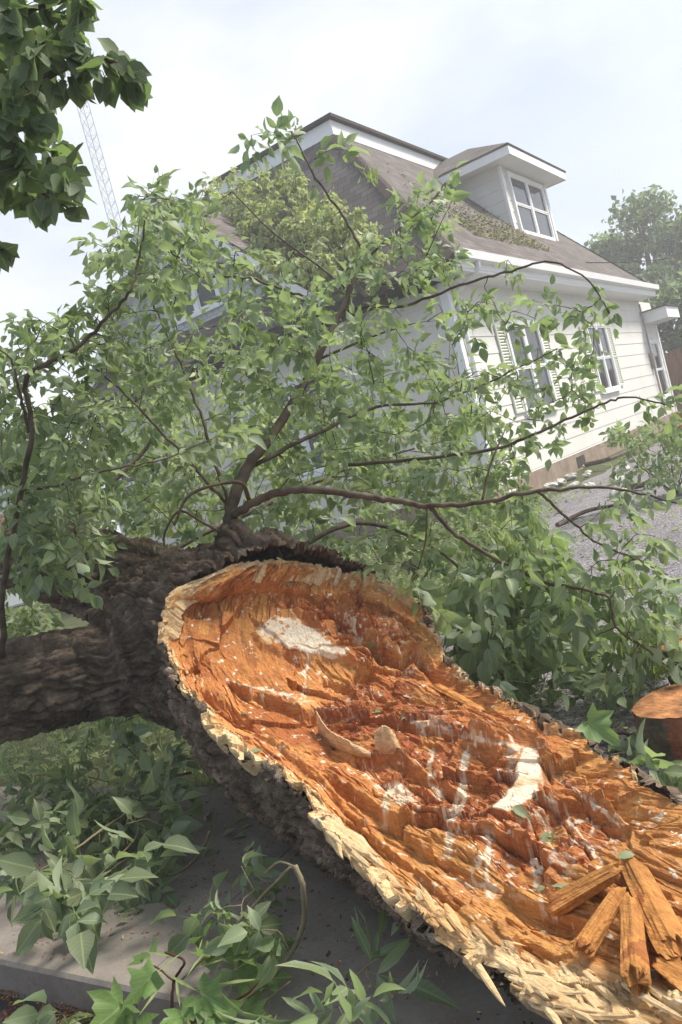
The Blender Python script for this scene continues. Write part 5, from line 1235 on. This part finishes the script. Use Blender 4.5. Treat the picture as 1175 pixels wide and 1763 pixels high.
chips('sawdust', 42000, zone(.75, 1.56, 1.4, 3.6, lambda x, y, a, b_: -.128 + .022 * np.clip(fbm(a * 6, b_ * 6, s=4) + .2, 0, 1), lambda a, b_: sstep(-.12, .12, fbm(a * 5, b_ * 3.5, o=3, s=6) + .5 * (a - 1.25))), (.004, .013), red + [(.10, .03, .015)], m_chip)
chips('seed_litter', 1400, zone(.8, 1.56, 1.4, 3.6, lambda x, y, a, b_: -.11 + 0 * a), (.005, .010), [(.25, .3, .08), (.3, .27, .1)], m_chip)
chips('walk_litter', 9000, zone(1.6, 2.98, -1.2, 5.2, lambda x, y, a, b_: .003 + 0 * a, lambda a, b_: sstep(-.15, .3, fbm(a * 2, b_ * 2, s=9))), (.004, .017), red + [(.05, .03, .02), (.2, .24, .07), (.45, .3, .15)], m_chip)
chips('gravel_litter', 9000, zone(3.0, 13.5, -.8, 4.6, lambda x, y, a, b_: gz(x, y) + .006, lambda a, b_: sstep(-.2, .35, fbm(a * .9, b_ * .9, s=12))), (.008, .035), [(.3, .34, .12), (.4, .36, .16), (.16, .25, .07), (.35, .2, .1)], m_chip)
chips('roof_litter', 2600, lambda n: np.array([HC + np.array([A2[0] * a + B2[0] * b_, A2[1] * a + B2[1] * b_, 3.95 + (b_ + .5) * 1.215 + .03]) for a, b_ in zip(rng.uniform(2.2, 6.6, n), np.abs(rng.normal(0, .55, n)) + .1) if a > b_ + .2]), (.03, .075), [(.3, .3, .1), (.22, .3, .1), (.36, .3, .14)], m_chip)
# grass and leaf litter in the yard
gl = Leaves()
for P in (zone(3.05, 7.5, 3.4, 9.0, lambda x, y, a, b_: gz(x, y) - .03)(5200),):
    for p in P: gl.add('lance', p, np.array([0, 0, 1.]) + rn(.3), rn(), rng.uniform(.05, .13), .3, green(.7, .2), .35)
gl.build('grass', m_leaf, None, (0, 0, 0), kind='stuff')
gl = Leaves()
for P in (zone(3.05, 12.2, 3.6, 9.0, lambda x, y, a, b_: gz(x, y) + .02 + .12 * rng.random(len(x)))(5200), zone(3.0, 9.5, -.5, 4.0, lambda x, y, a, b_: gz(x, y) + .01, lambda a, b_: sstep(-.15, .3, fbm(a * 1.1, b_ * 1.1, s=21)) * .8)(2600), zone(1.7, 3.0, 2.6, 5.5, lambda x, y, a, b_: .012 + 0 * a)(140)):
    for p in P: gl.add('far', p, rn() * np.array([1, 1, .3]), np.array([0, 0, 1.]) + rn(.5), rng.uniform(.04, .09), .2, green(.85, .3), 1.1)
gl.build('leaf_litter', m_leaf, None, (0, 0, 0), kind='stuff')
# ------------------------------------------------------------------ air
m_haze = bpy.data.materials.new('haze'); m_haze.use_nodes = True; t = m_haze.node_tree
for n in list(t.nodes): t.nodes.remove(n)
o_ = t.nodes.new('ShaderNodeOutputMaterial'); pv = t.nodes.new('ShaderNodeVolumePrincipled'); pv.inputs['Density'].default_value = .0045; pv.inputs['Color'].default_value = (.97, .98, 1, 1); pv.inputs['Anisotropy'].default_value = .3
t.links.new(pv.outputs[0], o_.inputs['Volume'])
b = MB(); b.box(-150, 150, -55, 160, -1.2, 47); b.build('haze', m_haze, kind='stuff')
